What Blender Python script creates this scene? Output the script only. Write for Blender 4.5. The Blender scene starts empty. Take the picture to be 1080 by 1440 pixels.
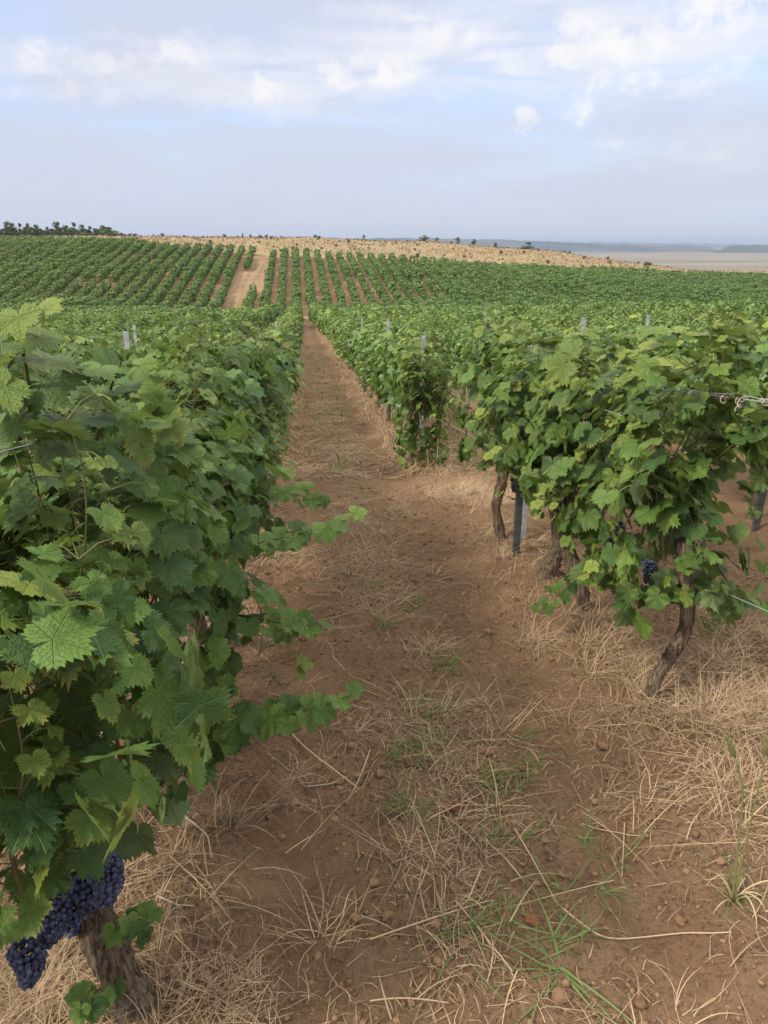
import bpy, math, random
import numpy as np

# ------------------------------------------------------------------ scene, camera, sky, sun
C = bpy.context.scene.collection
SC = bpy.context.scene
CAM_H = 1.85
PITCH = math.radians(19.3)      # looking down
YAW = math.radians(6.0)         # to the right of the row direction (+Y)
FPX = 1080.0
cam_data = bpy.data.cameras.new("camera")
cam = bpy.data.objects.new("camera", cam_data)
C.objects.link(cam)
cam.location = (0, 0, CAM_H)
cam.rotation_euler = (math.pi / 2 - PITCH, 0, -YAW)
cam_data.sensor_fit = 'VERTICAL'
cam_data.sensor_height = 36
cam_data.lens = 36 * FPX / 1440
cam_data.clip_start = 0.02
cam_data.clip_end = 60000
SC.camera = cam

SUN_EL, SUN_AZ = 42.0, -118.0     # degrees; azimuth from +Y towards +X
SUN_STRENGTH, SUN_ANGLE = 1.5, 10.0
SKY_STRENGTH = 0.11
EXPOSURE = 1.7
SC.view_settings.view_transform = 'Standard'
SC.view_settings.look = 'None'
SC.view_settings.exposure = EXPOSURE
SC.view_settings.gamma = 1
SC.view_settings.use_curve_mapping = False
SC.render.engine = 'CYCLES'
cy = SC.cycles
cy.use_denoising = True
cy.max_bounces = 6
cy.diffuse_bounces = 3
cy.glossy_bounces = 2
cy.transmission_bounces = 4
cy.volume_bounces = 0
cy.transparent_max_bounces = 8
cy.caustics_reflective = False
cy.caustics_refractive = False

ca, sa = math.cos(YAW), math.sin(YAW)
cp, sp = math.cos(PITCH), math.sin(PITCH)


def ray(px, py):
    """World direction through a pixel of the 1080x1440 photograph, 1 unit of depth along the lens axis."""
    r = (px - 540) / FPX
    u = (720 - py) / FPX
    f = u * sp + cp
    z = u * cp - sp
    return np.array([r * ca + f * sa, -r * sa + f * ca, z])


def project(p):
    """Pixel (arrays) and depth of world points."""
    p = np.atleast_2d(np.asarray(p, float))
    x, y, z = p[:, 0], p[:, 1], p[:, 2] - CAM_H
    r = x * ca - y * sa
    f = x * sa + y * ca
    d = f * cp - z * sp
    u = f * sp + z * cp
    dd = np.where(d > 1e-3, d, 1e-3)
    return 540 + FPX * r / dd, 720 - FPX * u / dd, d


def at_depth(px, py, d):
    return np.array([0, 0, CAM_H]) + ray(px, py) * d


def at_y(px, py, Y):
    v = ray(px, py)
    return np.array([0, 0, CAM_H]) + v * (Y / v[1])


# ---- world: Nishita sky, thin high cloud, ragged white puffs
W = bpy.data.worlds.new("World")
SC.world = W
W.use_nodes = True
wn, wl = W.node_tree.nodes, W.node_tree.links
wn.clear()


def wnode(t, **kw):
    n = wn.new(t)
    for k, v in kw.items():
        setattr(n, k, v)
    return n


w_out = wnode('ShaderNodeOutputWorld')
w_bg = wnode('ShaderNodeBackground')
w_bg.inputs['Strength'].default_value = SKY_STRENGTH
sky = wnode('ShaderNodeTexSky')
sky.sky_type = 'NISHITA'
sky.sun_disc = False
sky.sun_elevation = math.radians(SUN_EL)
sky.sun_rotation = math.radians(SUN_AZ)
sky.air_density = 1.0
sky.dust_density = 1.5
sky.ozone_density = 1.5
w_tc = wnode('ShaderNodeTexCoord')


def wmath(op, a, b=None, clamp=False):
    n = wnode('ShaderNodeMath', operation=op)
    n.use_clamp = clamp
    for i, v in enumerate((a, b)):
        if v is None:
            continue
        if isinstance(v, (int, float)):
            n.inputs[i].default_value = v
        else:
            wl.new(v, n.inputs[i])
    return n.outputs[0]


def wmap(v, a, b, c, d, smooth=True):
    n = wnode('ShaderNodeMapRange')
    n.interpolation_type = 'SMOOTHSTEP' if smooth else 'LINEAR'
    wl.new(v, n.inputs[0])
    for i, q in enumerate((a, b, c, d)):
        n.inputs[i + 1].default_value = q
    return n.outputs[0]


def wmix(f, a, b):
    n = wnode('ShaderNodeMix', data_type='RGBA')
    if isinstance(f, (int, float)):
        n.inputs[0].default_value = f
    else:
        wl.new(f, n.inputs[0])
    for i, v in ((6, a), (7, b)):
        if isinstance(v, tuple):
            n.inputs[i].default_value = v
        else:
            wl.new(v, n.inputs[i])
    return n.outputs[2]


sep = wnode('ShaderNodeSeparateXYZ')
wl.new(w_tc.outputs['Generated'], sep.inputs[0])
zc = wmath('MAXIMUM', sep.outputs[2], 0.0)
# cloud sheet coordinates: the direction carried up to a flat layer
den = wmath('ADD', zc, 0.10)
cmb = wnode('ShaderNodeCombineXYZ')
wl.new(wmath('DIVIDE', sep.outputs[0], den), cmb.inputs[0])
wl.new(wmath('DIVIDE', sep.outputs[1], den), cmb.inputs[1])


def wnoise(vec, scale, detail, rough=0.55, dist=0.0):
    n = wnode('ShaderNodeTexNoise')
    n.inputs['Scale'].default_value = scale
    n.inputs['Detail'].default_value = detail
    n.inputs['Roughness'].default_value = rough
    n.inputs['Distortion'].default_value = dist
    wl.new(vec, n.inputs['Vector'])
    return n


n1 = wnoise(cmb.outputs[0], 0.55, 5, 0.55, 0.4)
n2 = wnoise(cmb.outputs[0], 3.2, 6, 0.6, 0.2)
sheet = wmap(n1.outputs[0], 0.30, 0.60, 0.0, 1.0)
# long streaks, slanting up to the right as seen from the path
mp = wnode('ShaderNodeMapping')
wl.new(w_tc.outputs['Generated'], mp.inputs[0])
mp.inputs['Rotation'].default_value = (0, math.radians(9), 0)
mp.inputs['Scale'].default_value = (5.0, 5.0, 30.0)
n3 = wnoise(mp.outputs[0], 1.0, 7, 0.62, 0.6)
streak = wmap(n3.outputs[0], 0.34, 0.62, 0.12, 1.0)
# the direction ruffled by fine noise, so puffs get ragged edges
nr = wnoise(w_tc.outputs['Generated'], 34.0, 8, 0.66)
nr2 = wnoise(w_tc.outputs['Generated'], 9.0, 4, 0.55)


def wvec(op, a, b):
    n = wnode('ShaderNodeVectorMath', operation=op)
    for i, v in enumerate((a, b)):
        if isinstance(v, (tuple, list)):
            n.inputs[i].default_value = v
        elif v is not None:
            wl.new(v, n.inputs[i])
    return n


ruf = wvec('SUBTRACT', nr.outputs['Color'], (0.5, 0.5, 0.5)).outputs[0]
sc_ = wnode('ShaderNodeVectorMath', operation='SCALE')
wl.new(ruf, sc_.inputs[0])
sc_.inputs['Scale'].default_value = 0.055
dirv = wvec('ADD', w_tc.outputs['Generated'], sc_.outputs[0]).outputs[0]


def puff(px, py, rx, ry, amt):
    """A cloud patch in the sky: radii rx (along the horizon) and ry (up) in photo pixels."""
    v = ray(px, py)
    v = v / np.linalg.norm(v)
    right = np.cross(v, [0, 0, 1.0])
    right /= np.linalg.norm(right)
    up = np.cross(right, v)
    d0 = wvec('SUBTRACT', dirv, tuple(float(q) for q in v)).outputs[0]
    a = wvec('DOT_PRODUCT', d0, tuple(float(q) * FPX / rx for q in right)).outputs['Value']
    b = wvec('DOT_PRODUCT', d0, tuple(float(q) * FPX / ry for q in up)).outputs['Value']
    r2 = wmath('ADD', wmath('MULTIPLY', a, a), wmath('MULTIPLY', b, b))
    return wmap(r2, 0.0, 1.0, amt, 0.0)


soft = None       # broad bright veils
for a in ((60, 98, 300, 36, .7), (260, 84, 150, 36, .75), (400, 128, 190, 34, .8), (520, 100, 200, 44, .9), (640, 66, 260, 56, .95), (740, 45, 240, 60, .9),
          (880, 55, 280, 75, .95), (880, 110, 220, 50, .45), (1040, 20, 200, 70, .9), (930, 120, 190, 46, .45), (560, 25, 140, 26, .5),
          (330, 130, 120, 24, .4), (990, 210, 150, 40, .25), (550, 155, 110, 22, .3), (150, 20, 90, 16, .0)):
    if a[4] <= 0:
        continue
    p = puff(*a)
    soft = p if soft is None else wmath('MAXIMUM', soft, p)
hard = None       # small bright cumulus tufts
for a in ((375, 123, 30, 18, .9), (540, 98, 75, 24, 1.), (480, 108, 34, 20, .9), (640, 52, 60, 18, .8), (840, 113, 26, 15, 1.),
          (905, 112, 34, 17, .9), (815, 152, 28, 20, .95), (742, 170, 22, 18, .75), (890, 62, 70, 24, 1.), (1010, 20, 70, 30, 1.),
          (820, 38, 34, 22, .8), (720, 84, 44, 16, .6), (1030, 100, 34, 16, .6), (975, 125, 36, 12, .55), (980, 102, 28, 13, .6), (85, 92, 56, 22, .8),
          (250, 78, 48, 18, .75), (160, 88, 44, 16, .5), (800, 78, 26, 16, .8), (560, 25, 40, 12, .5), (860, 203, 40, 16, .3), (1000, 213, 60, 18, .3)):
    p = puff(*a)
    hard = p if hard is None else wmath('MAXIMUM', hard, p)
k = 1.0 / SKY_STRENGTH * 2 ** -EXPOSURE      # colours below, save the overhead boost, are what the photograph shows of the lit cloud
rk = lambda r, g, b: (r * k, g * k, b * k, 1)
c0 = wmix(0.80, sky.outputs[0], rk(.53, .65, .93))
hz = wmap(sep.outputs[2], 0.0, 0.16, 1.0, 0.0)
c1 = wmix(wmath('MULTIPLY', hz, 0.85), c0, rk(.655, .695, .79))
sh = wmath('MULTIPLY', sheet, 0.85)
c2 = wmix(sh, c1, rk(.66, .69, .815))
tex = wmap(n2.outputs[0], 0.3, 0.7, 0.45, 1.0)
tx2 = wmap(nr2.outputs[0], 0.3, 0.62, 0.35, 1.0)
c3 = wmix(wmath('MULTIPLY', soft, streak), c2, rk(.88, .90, .97))
c4 = wmix(wmath('MULTIPLY', hard, wmath('MULTIPLY', wmap(nr.outputs[0], 0.36, 0.60, 0.0, 1.0), 0.85)), c3, rk(1.02, 1.0, 0.99))
# unseen upper sky boosted to light the ground, as under a high thin overcast
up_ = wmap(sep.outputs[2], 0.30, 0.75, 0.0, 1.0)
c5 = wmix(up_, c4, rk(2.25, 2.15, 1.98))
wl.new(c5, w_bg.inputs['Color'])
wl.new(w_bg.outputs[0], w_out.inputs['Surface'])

# ---- the sun, veiled by thin cloud
sl = bpy.data.lights.new("sun", 'SUN')
sl.energy = SUN_STRENGTH
sl.angle = math.radians(SUN_ANGLE)
sl.color = (1.0, 0.92, 0.78)
so = bpy.data.objects.new("sun", sl)
C.objects.link(so)
el, az = math.radians(SUN_EL), math.radians(SUN_AZ)
from mathutils import Vector
so.rotation_euler = Vector((math.sin(az) * math.cos(el), math.cos(az) * math.cos(el), math.sin(el))).to_track_quat('Z', 'Y').to_euler()
so.location = (-20, -20, 40)


# ------------------------------------------------------------------ noise and mesh helpers
def _h(ix, iy, s):
    n = (ix.astype(np.int64) * 374761393 + iy.astype(np.int64) * 668265263 + s * 1442695041) & 0x7fffffff
    n = ((n ^ (n >> 13)) * 1274126177) & 0x7fffffff
    n = (n ^ (n >> 16)) & 0xffff
    return n / 65535.0


def vnoise(x, y, s=0):
    ix, iy = np.floor(x), np.floor(y)
    fx, fy = x - ix, y - iy
    fx = fx * fx * (3 - 2 * fx)
    fy = fy * fy * (3 - 2 * fy)
    a, b = _h(ix, iy, s), _h(ix + 1, iy, s)
    c, d = _h(ix, iy + 1, s), _h(ix + 1, iy + 1, s)
    return (a + (b - a) * fx) * (1 - fy) + (c + (d - c) * fx) * fy - 0.5


def fbm(x, y, s=0, o=4):
    t, a = 0, 1.0
    for i in range(o):
        t = t + a * vnoise(x, y, s + i * 17)
        x, y, a = x * 2.03 + 3.1, y * 2.03 + 1.7, a * 0.5
    return t


def mesh(name, V, F, mats, parent=None, uv=None, col=None, smooth=True, mi=None):
    """One triangle mesh from arrays, linked as one object."""
    V = np.asarray(V, np.float32)
    F = np.asarray(F, np.int32)
    me = bpy.data.meshes.new(name)
    me.vertices.add(len(V))
    me.vertices.foreach_set('co', V.ravel())
    me.loops.add(F.size)
    me.loops.foreach_set('vertex_index', F.ravel())
    k_ = F.shape[1]
    me.polygons.add(len(F))
    me.polygons.foreach_set('loop_start', np.arange(0, F.size, k_, dtype=np.int32))
    me.polygons.foreach_set('loop_total', np.full(len(F), k_, np.int32))
    me.polygons.foreach_set('use_smooth', np.full(len(F), bool(smooth)))
    if mi is not None:
        me.polygons.foreach_set('material_index', np.asarray(mi, np.int32))
    if uv is not None:
        l = me.uv_layers.new(name='UVMap')
        l.data.foreach_set('uv', np.asarray(uv, np.float32)[F.ravel()].ravel())
    if col is not None:
        a = me.color_attributes.new('tint', 'FLOAT_COLOR', 'POINT')
        a.data.foreach_set('color', np.asarray(col, np.float32).ravel())
    for m in (mats if isinstance(mats, (list, tuple)) else [mats]):
        me.materials.append(m)
    me.update()
    me.validate()
    o = bpy.data.objects.new(name, me)
    C.objects.link(o)
    if parent is not None:
        o.parent = parent
    return o


def join(parts):
    """(V, F, UV, COL, MI) pieces into one set of arrays."""
    Vs, Fs, Us, Cs, Ms, n = [], [], [], [], [], 0
    for V, F, U, Cc, M in parts:
        if len(V) == 0:
            continue
        Vs.append(V); Fs.append(F + n); Us.append(U); Cs.append(Cc); Ms.append(np.full(len(F), M))
        n += len(V)
    return np.concatenate(Vs), np.concatenate(Fs), np.concatenate(Us), np.concatenate(Cs), np.concatenate(Ms)


def thing(o, label, cat, group=None):
    o['label'] = label
    o['category'] = cat
    if group:
        o['group'] = group
    return o


def empty(name, loc):
    o = bpy.data.objects.new(name, None)
    o.empty_display_size = 0.1
    o.location = tuple(float(q) for q in loc)
    C.objects.link(o)
    return o


def unit(v):
    return v / np.maximum(np.linalg.norm(v, axis=-1, keepdims=True), 1e-9)


def tube(P, R, seg=8, rough=0.0, rng=None, cap=True, vs=1.0):
    """A tapering tube along points P with radii R; rough adds lengthwise ridges."""
    P = np.asarray(P, float)
    R = np.asarray(R, float)
    n = len(P)
    T = unit(np.gradient(P, axis=0))
    up = np.array([0.31, 0.17, 0.93]) if abs(T[0, 2]) < 0.8 else np.array([0.9, 0.3, 0.1])
    A = unit(np.cross(T, up))
    B = np.cross(T, A)
    th = np.linspace(0, 2 * math.pi, seg, endpoint=False)
    rr = np.ones((n, seg))
    if rough and rng is not None:
        ridge = rng.uniform(-1, 1, seg)
        rr = 1 + rough * (ridge[None, :] * 0.7 + rng.uniform(-1, 1, (n, seg)) * 0.5)
    V = P[:, None, :] + (R[:, None] * rr)[:, :, None] * (np.cos(th)[None, :, None] * A[:, None, :] + np.sin(th)[None, :, None] * B[:, None, :])
    V = V.reshape(-1, 3)
    i, j = np.meshgrid(np.arange(n - 1), np.arange(seg), indexing='ij')
    a = (i * seg + j).ravel()
    b = (i * seg + (j + 1) % seg).ravel()
    F = np.concatenate([np.stack([a, b, b + seg], 1), np.stack([a, b + seg, a + seg], 1)])
    U = np.stack([np.tile(np.arange(seg) / seg, n), np.repeat(np.linspace(0, vs, n), seg)], 1)
    if cap:
        V = np.concatenate([V, P[-1:], P[:1]])
        U = np.concatenate([U, [[.5, vs], [.5, 0]]])
        m = n * seg
        e = np.arange(seg)
        F = np.concatenate([F, np.stack([(n - 1) * seg + e, (n - 1) * seg + (e + 1) % seg, np.full(seg, m)], 1),
                            np.stack([(e + 1) % seg, e, np.full(seg, m + 1)], 1)])
    return V, F.astype(int), U


def bez(p0, p1, p2, p3, n):
    t = np.linspace(0, 1, n)[:, None]
    return (1 - t) ** 3 * p0 + 3 * (1 - t) ** 2 * t * p1 + 3 * (1 - t) * t * t * p2 + t ** 3 * p3


def const_col(n, c):
    return np.tile(np.asarray(c, float), (n, 1))


# ------------------------------------------------------------------ materials
def new_mat(name):
    m = bpy.data.materials.new(name)
    m.use_nodes = True
    nt = m.node_tree
    nt.nodes.clear()
    return m, nt


class NT:
    def __init__(self, nt):
        self.nt = nt
        self.n = nt.nodes
        self.l = nt.links

    def node(self, t, **kw):
        x = self.n.new(t)
        for k_, v in kw.items():
            setattr(x, k_, v)
        return x

    def put(self, sock, v):
        if hasattr(v, 'is_linked') or isinstance(v, bpy.types.NodeSocket):
            self.l.new(v, sock)
        else:
            sock.default_value = v

    def math(self, op, a, b=0.0, clamp=False):
        x = self.node('ShaderNodeMath', operation=op)
        x.use_clamp = clamp
        self.put(x.inputs[0], a)
        self.put(x.inputs[1], b)
        return x.outputs[0]

    def mapr(self, v, a, b, c, d):
        x = self.node('ShaderNodeMapRange')
        x.interpolation_type = 'SMOOTHSTEP'
        self.put(x.inputs[0], v)
        for i, q in enumerate((a, b, c, d)):
            self.put(x.inputs[i + 1], q)
        return x.outputs[0]

    def mix(self, f, a, b, blend='MIX'):
        x = self.node('ShaderNodeMix', data_type='RGBA', blend_type=blend)
        self.put(x.inputs[0], f)
        for i, v in ((6, a), (7, b)):
            self.put(x.inputs[i], v if not isinstance(v, tuple) or len(v) == 4 else v + (1,))
        return x.outputs[2]

    def noise(self, scale, detail=4, rough=0.55, vec=None, dist=0.0):
        x = self.node('ShaderNodeTexNoise')
        x.inputs['Scale'].default_value = scale
        x.inputs['Detail'].default_value = detail
        x.inputs['Roughness'].default_value = rough
        x.inputs['Distortion'].default_value = dist
        if vec is not None:
            self.l.new(vec, x.inputs['Vector'])
        return x.outputs[0]

    def attr(self, name):
        x = self.node('ShaderNodeAttribute', attribute_name=name)
        s = self.node('ShaderNodeSeparateColor')
        self.l.new(x.outputs['Color'], s.inputs[0])
        return s.outputs[0], s.outputs[1], s.outputs[2]

    def obj(self):
        return self.node('ShaderNodeTexCoord').outputs['Object']

    def scale(self, vec, s):
        x = self.node('ShaderNodeMapping')
        self.l.new(vec, x.inputs[0])
        x.inputs['Scale'].default_value = s
        return x.outputs[0]

    def bump(self, h, strength, dist):
        x = self.node('ShaderNodeBump')
        x.inputs['Strength'].default_value = strength
        x.inputs['Distance'].default_value = dist
        self.l.new(h, x.inputs['Height'])
        return x.outputs[0]

    def bsdf(self, base, rough=0.8, spec=0.3, normal=None, metal=0.0, transl=0.0, tcol=None):
        b = self.node('ShaderNodeBsdfPrincipled')
        self.put(b.inputs['Base Color'], base if not isinstance(base, tuple) or len(base) == 4 else base + (1,))
        self.put(b.inputs['Roughness'], rough)
        b.inputs['Specular IOR Level'].default_value = spec
        b.inputs['Metallic'].default_value = metal
        if normal is not None:
            self.l.new(normal, b.inputs['Normal'])
        o = self.node('ShaderNodeOutputMaterial')
        s = b.outputs[0]
        if transl:
            t = self.node('ShaderNodeBsdfTranslucent')
            self.put(t.inputs['Color'], tcol if tcol is not None else base)
            x = self.node('ShaderNodeMixShader')
            x.inputs[0].default_value = transl
            self.l.new(s, x.inputs[1])
            self.l.new(t.outputs[0], x.inputs[2])
            s = x.outputs[0]
        self.l.new(s, o.inputs[0])


def leaf_material(name, veins):
    m, nt = new_mat(name)
    q = NT(nt)
    rnd, age, r3 = q.attr('tint')
    c = q.mix(q.mapr(rnd, 0, 1, 0, 1), (.031, .082, .019), (.110, .200, .034))
    c = q.mix(q.mapr(age, .25, .95, 0, 1), c, (.255, .305, .050))
    c = q.mix(q.mapr(age, .965, 1.0, 0, 1), c, (.30, .17, .045))
    oc = q.obj()
    blot = q.noise(30, 3, .6, oc)
    c = q.mix(q.mapr(blot, .35, .7, 0, .35), c, q.mix(.5, c, (.09, .17, .04)))
    c = q.mix(q.mapr(q.noise(70, 2, .5, oc), .70, .75, 0, .65), c, (.13, .085, .03))
    nrm = None
    if veins:
        uv = q.node('ShaderNodeUVMap').outputs[0]
        s = q.node('ShaderNodeSeparateXYZ')
        q.l.new(uv, s.inputs[0])
        x = q.math('ABSOLUTE', s.outputs[0])
        y = s.outputs[1]
        dmin = None
        sec = None
        for a in (0, 50, 105):
            sx, cx = math.sin(math.radians(a)), math.cos(math.radians(a))
            along = q.math('ADD', q.math('MULTIPLY', x, sx), q.math('MULTIPLY', y, cx))
            d = q.math('ABSOLUTE', q.math('SUBTRACT', q.math('MULTIPLY', x, cx), q.math('MULTIPLY', y, sx)))
            d = q.math('ADD', d, q.math('MULTIPLY', q.math('LESS_THAN', along, 0.0), 9.0))
            fr = q.math('FRACT', q.math('MULTIPLY', q.math('SUBTRACT', along, q.math('MULTIPLY', d, 0.9)), 6.5))
            st = q.math('ABSOLUTE', q.math('SUBTRACT', fr, 0.5))
            st = q.mapr(st, 0.0, 0.10, 1.0, 0.0)
            st = q.math('MULTIPLY', st, q.mapr(d, 0.20, 0.34, 1.0, 0.0))
            dmin = d if dmin is None else q.math('MINIMUM', dmin, d)
            sec = st if sec is None else q.math('MAXIMUM', sec, st)
        v = q.mapr(dmin, 0.006, 0.028, 1.0, 0.0)
        vv = q.math('MAXIMUM', v, q.math('MULTIPLY', sec, 0.4))
        c = q.mix(q.math('MULTIPLY', vv, 0.42), c, (.17, .25, .075))
        # leaf edges of ageing leaves turn yellow
        rr = q.math('SQRT', q.math('ADD', q.math('MULTIPLY', x, x), q.math('MULTIPLY', y, y)))
        edge = q.math('MULTIPLY', q.mapr(rr, .5, .95, 0, 1), q.mapr(r3, .80, 1.0, 0, .8))
        c = q.mix(edge, c, (.24, .22, .05))
        crk = q.noise(7, 4, .6, uv)
        hgt = q.math('ADD', q.math('MULTIPLY', vv, -1.0), q.math('MULTIPLY', crk, 1.6))
        nrm = q.bump(hgt, .75, .005)
    geo = q.node('ShaderNodeNewGeometry')
    c = q.mix(q.math('MULTIPLY', geo.outputs['Backfacing'], .6), c, (.125, .17, .085))
    tc = q.mix(.5, c, (.20, .30, .03))
    q.bsdf(c, .43, .42, nrm, 0, .32, tc)
    return m


M = {}
M['leaf_near'] = leaf_material('grape_leaf_near', True)
M['leaf'] = leaf_material('grape_leaf', False)

m, nt = new_mat('bark'); q = NT(nt)
oc = q.obj()
st = q.noise(14, 5, .65, q.scale(oc, (6, 6, 0.7)), .6)
c = q.mix(q.mapr(st, .32, .68, 0, 1), (.035, .024, .017), (.20, .145, .10))
c = q.mix(q.mapr(q.noise(20, 3, .5, oc), .5, .75, 0, .5), c, (.22, .18, .14))
q.bsdf(c, .9, .15, q.bump(st, 1.0, .02)); M['bark'] = m

m, nt = new_mat('green_cane'); q = NT(nt)
r, g, b = q.attr('tint')
c = q.mix(r, (.085, .10, .032), (.12, .085, .04))
q.bsdf(c, .55, .3); M['cane'] = m

m, nt = new_mat('grape_skin'); q = NT(nt)
oc = q.obj()
bl = q.noise(45, 3, .6, oc)
r, g, b = q.attr('tint')
c = q.mix(q.mapr(bl, .35, .7, .1, 1), (.010, .012, .028), (.090, .112, .195))
c = q.mix(q.math('MULTIPLY', r, .6), c, (.02, .02, .06))
q.bsdf(c, .5, .35); M['grape'] = m

m, nt = new_mat('galvanised_steel'); q = NT(nt)
oc = q.obj()
n_ = q.noise(25, 4, .6, oc)
q.bsdf(q.mix(q.mapr(n_, .3, .7, 0, 1), (.30, .32, .33), (.50, .52, .54)), .5, .5, None, .55); M['steel'] = m
m, nt = new_mat('dark_steel'); q = NT(nt)
oc = q.obj()
n_ = q.noise(18, 4, .6, oc)
q.bsdf(q.mix(q.mapr(n_, .3, .7, 0, 1), (.035, .045, .045), (.09, .10, .10)), .6, .4, None, .3); M['dark_steel'] = m
m, nt = new_mat('wire_steel'); q = NT(nt)
q.bsdf((.42, .43, .43), .45, .5, None, .5); M['wire'] = m


def stalk_material(name, pale, dark, green=None, tr=.15):
    m_, nt_ = new_mat(name)
    q_ = NT(nt_)
    r_, g_, b_ = q_.attr('tint')
    c_ = q_.mix(r_, dark, pale)
    if green:
        c_ = q_.mix(g_, c_, green)
    q_.bsdf(c_, .75, .25, None, 0, tr)
    return m_


M['straw'] = stalk_material('straw', (.47, .345, .215), (.16, .105, .066), (.115, .17, .045))
M['blade'] = stalk_material('green_grass', (.15, .20, .065), (.07, .11, .035), (.40, .34, .15), .25)
M['twig'] = stalk_material('dead_twig', (.44, .38, .30), (.21, .165, .12), None, 0)
M['dead_leaf'] = stalk_material('dead_leaf', (.22, .075, .035), (.11, .05, .028), None, .2)

m, nt = new_mat('clod'); q = NT(nt)
oc = q.obj()
r, g, b = q.attr('tint')
c = q.mix(r, (.145, .087, .052), (.255, .156, .093))
q.bsdf(c, .95, .1, q.bump(q.noise(140, 4, .7, oc), .7, .008)); M['clod'] = m

m, nt = new_mat('tree_leaf'); q = NT(nt)
r, g, b = q.attr('tint')
c = q.mix(r, (.050, .072, .040), (.110, .140, .070))
c = q.mix(g, c, (.13, .18, .05))
q.bsdf(c, .7, .2, None, 0, .2); M['tree_leaf'] = m
m, nt = new_mat('dry_bush'); q = NT(nt)
r, g, b = q.attr('tint')
c = q.mix(r, (.10, .078, .045), (.20, .15, .085))
q.bsdf(c, .8, .1, None, 0, .1); M['dry_bush'] = m
m, nt = new_mat('tree_bark'); q = NT(nt)
q.bsdf(q.mix(q.noise(8), (.05, .04, .03), (.13, .10, .08)), .9, .1); M['tree_bark'] = m

# ------------------------------------------------------------------ terrain
Y_ST = np.array([-60, -10, 0, 2.5, 5.6, 9.4, 15, 40, 70, 93, 98, 125, 154, 200, 260, 420, 700, 1300, 4000, 18000.])
X_ST = np.array([-18000, -300, -100, -60, -30, 0, 30, 60, 100, 160, 300, 18000.])
EDGE = ([-200, 0, 100, 200, 300, 380, 480, 540, 620, 700, 870, 1080, 1300], [338, 338, 339, 342, 347, 353, 354, 358, 365, 371, 380, 389, 396])
CREST = ([-200, 0, 200, 400, 540, 620, 700, 800, 870, 950, 1080, 1300], [334, 334, 333.5, 334, 336.5, 340, 346, 357, 371, 381, 390, 398])


def z_from_profile(X, Y, prof, drop):
    px = project([[X, Y, 0]])[0][0]
    py = np.interp(px, *prof)
    return at_y(px, py, Y)[2] - drop


def column(X):
    Xc = float(np.clip(X, -110, 115))
    e = z_from_profile(Xc, 154.0, EDGE, 1.0)
    c_ = z_from_profile(Xc, 200.0, CREST, 0.0)
    left = np.clip(-(Xc + 5) / 35, 0, 1)
    val = -6.6 - 0.012 * np.clip(Xc, -80, 120)
    near = np.array([.3, 0, 0, -.02, -.26, -.74, -1.25, -3.0, -5.1, val])
    mid = np.array([val, val + (e - val) * .50, e, c_])
    far_r = np.array([c_ - 3, c_ - 16, -40, -48, -48, -48])
    far_l = np.array([c_ + .2, c_ - .6, c_ - 8, -40, -48, -48])
    return np.concatenate([near, mid, far_l * left + far_r * (1 - left)])


TAB = np.stack([column(x) for x in X_ST], 1)      # (nY, nX)


def pchip_slopes(x, y):
    h = np.diff(x)
    d = np.diff(y, axis=0) / h[:, None]
    m_ = np.zeros_like(y)
    w1 = (2 * h[1:] + h[:-1])[:, None]
    w2 = (h[1:] + 2 * h[:-1])[:, None]
    same = d[:-1] * d[1:] > 0
    with np.errstate(divide='ignore', invalid='ignore'):
        mm = (w1 + w2) / (w1 / d[:-1] + w2 / d[1:])
    m_[1:-1] = np.where(same, mm, 0)
    m_[0], m_[-1] = d[0], d[-1]
    return m_


SLO = pchip_slopes(Y_ST, TAB)


def row_dist(x):
    """Distance to the closest row line."""
    t = (x + 0.555) / 2.0
    return np.abs(t - np.round(t)) * 2.0


def base_z(x, y):
    x, y = np.asarray(x, float), np.asarray(y, float)
    yy = np.clip(y, Y_ST[0], Y_ST[-1])
    i = np.clip(np.searchsorted(Y_ST, yy, side='right') - 1, 0, len(Y_ST) - 2)
    h = Y_ST[i + 1] - Y_ST[i]
    t = (yy - Y_ST[i]) / h
    xx = np.clip(x, X_ST[0], X_ST[-1])
    j = np.clip(np.searchsorted(X_ST, xx, side='right') - 1, 0, len(X_ST) - 2)
    s = (xx - X_ST[j]) / (X_ST[j + 1] - X_ST[j])

    def colv(jj):
        a, b = TAB[i, jj], TAB[i + 1, jj]
        ma, mb = SLO[i, jj], SLO[i + 1, jj]
        t2, t3 = t * t, t * t * t
        return a * (2 * t3 - 3 * t2 + 1) + b * (3 * t2 - 2 * t3) + h * (ma * (t3 - 2 * t2 + t) + mb * (t3 - t2))
    return colv(j) * (1 - s) + colv(j + 1) * s


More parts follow.
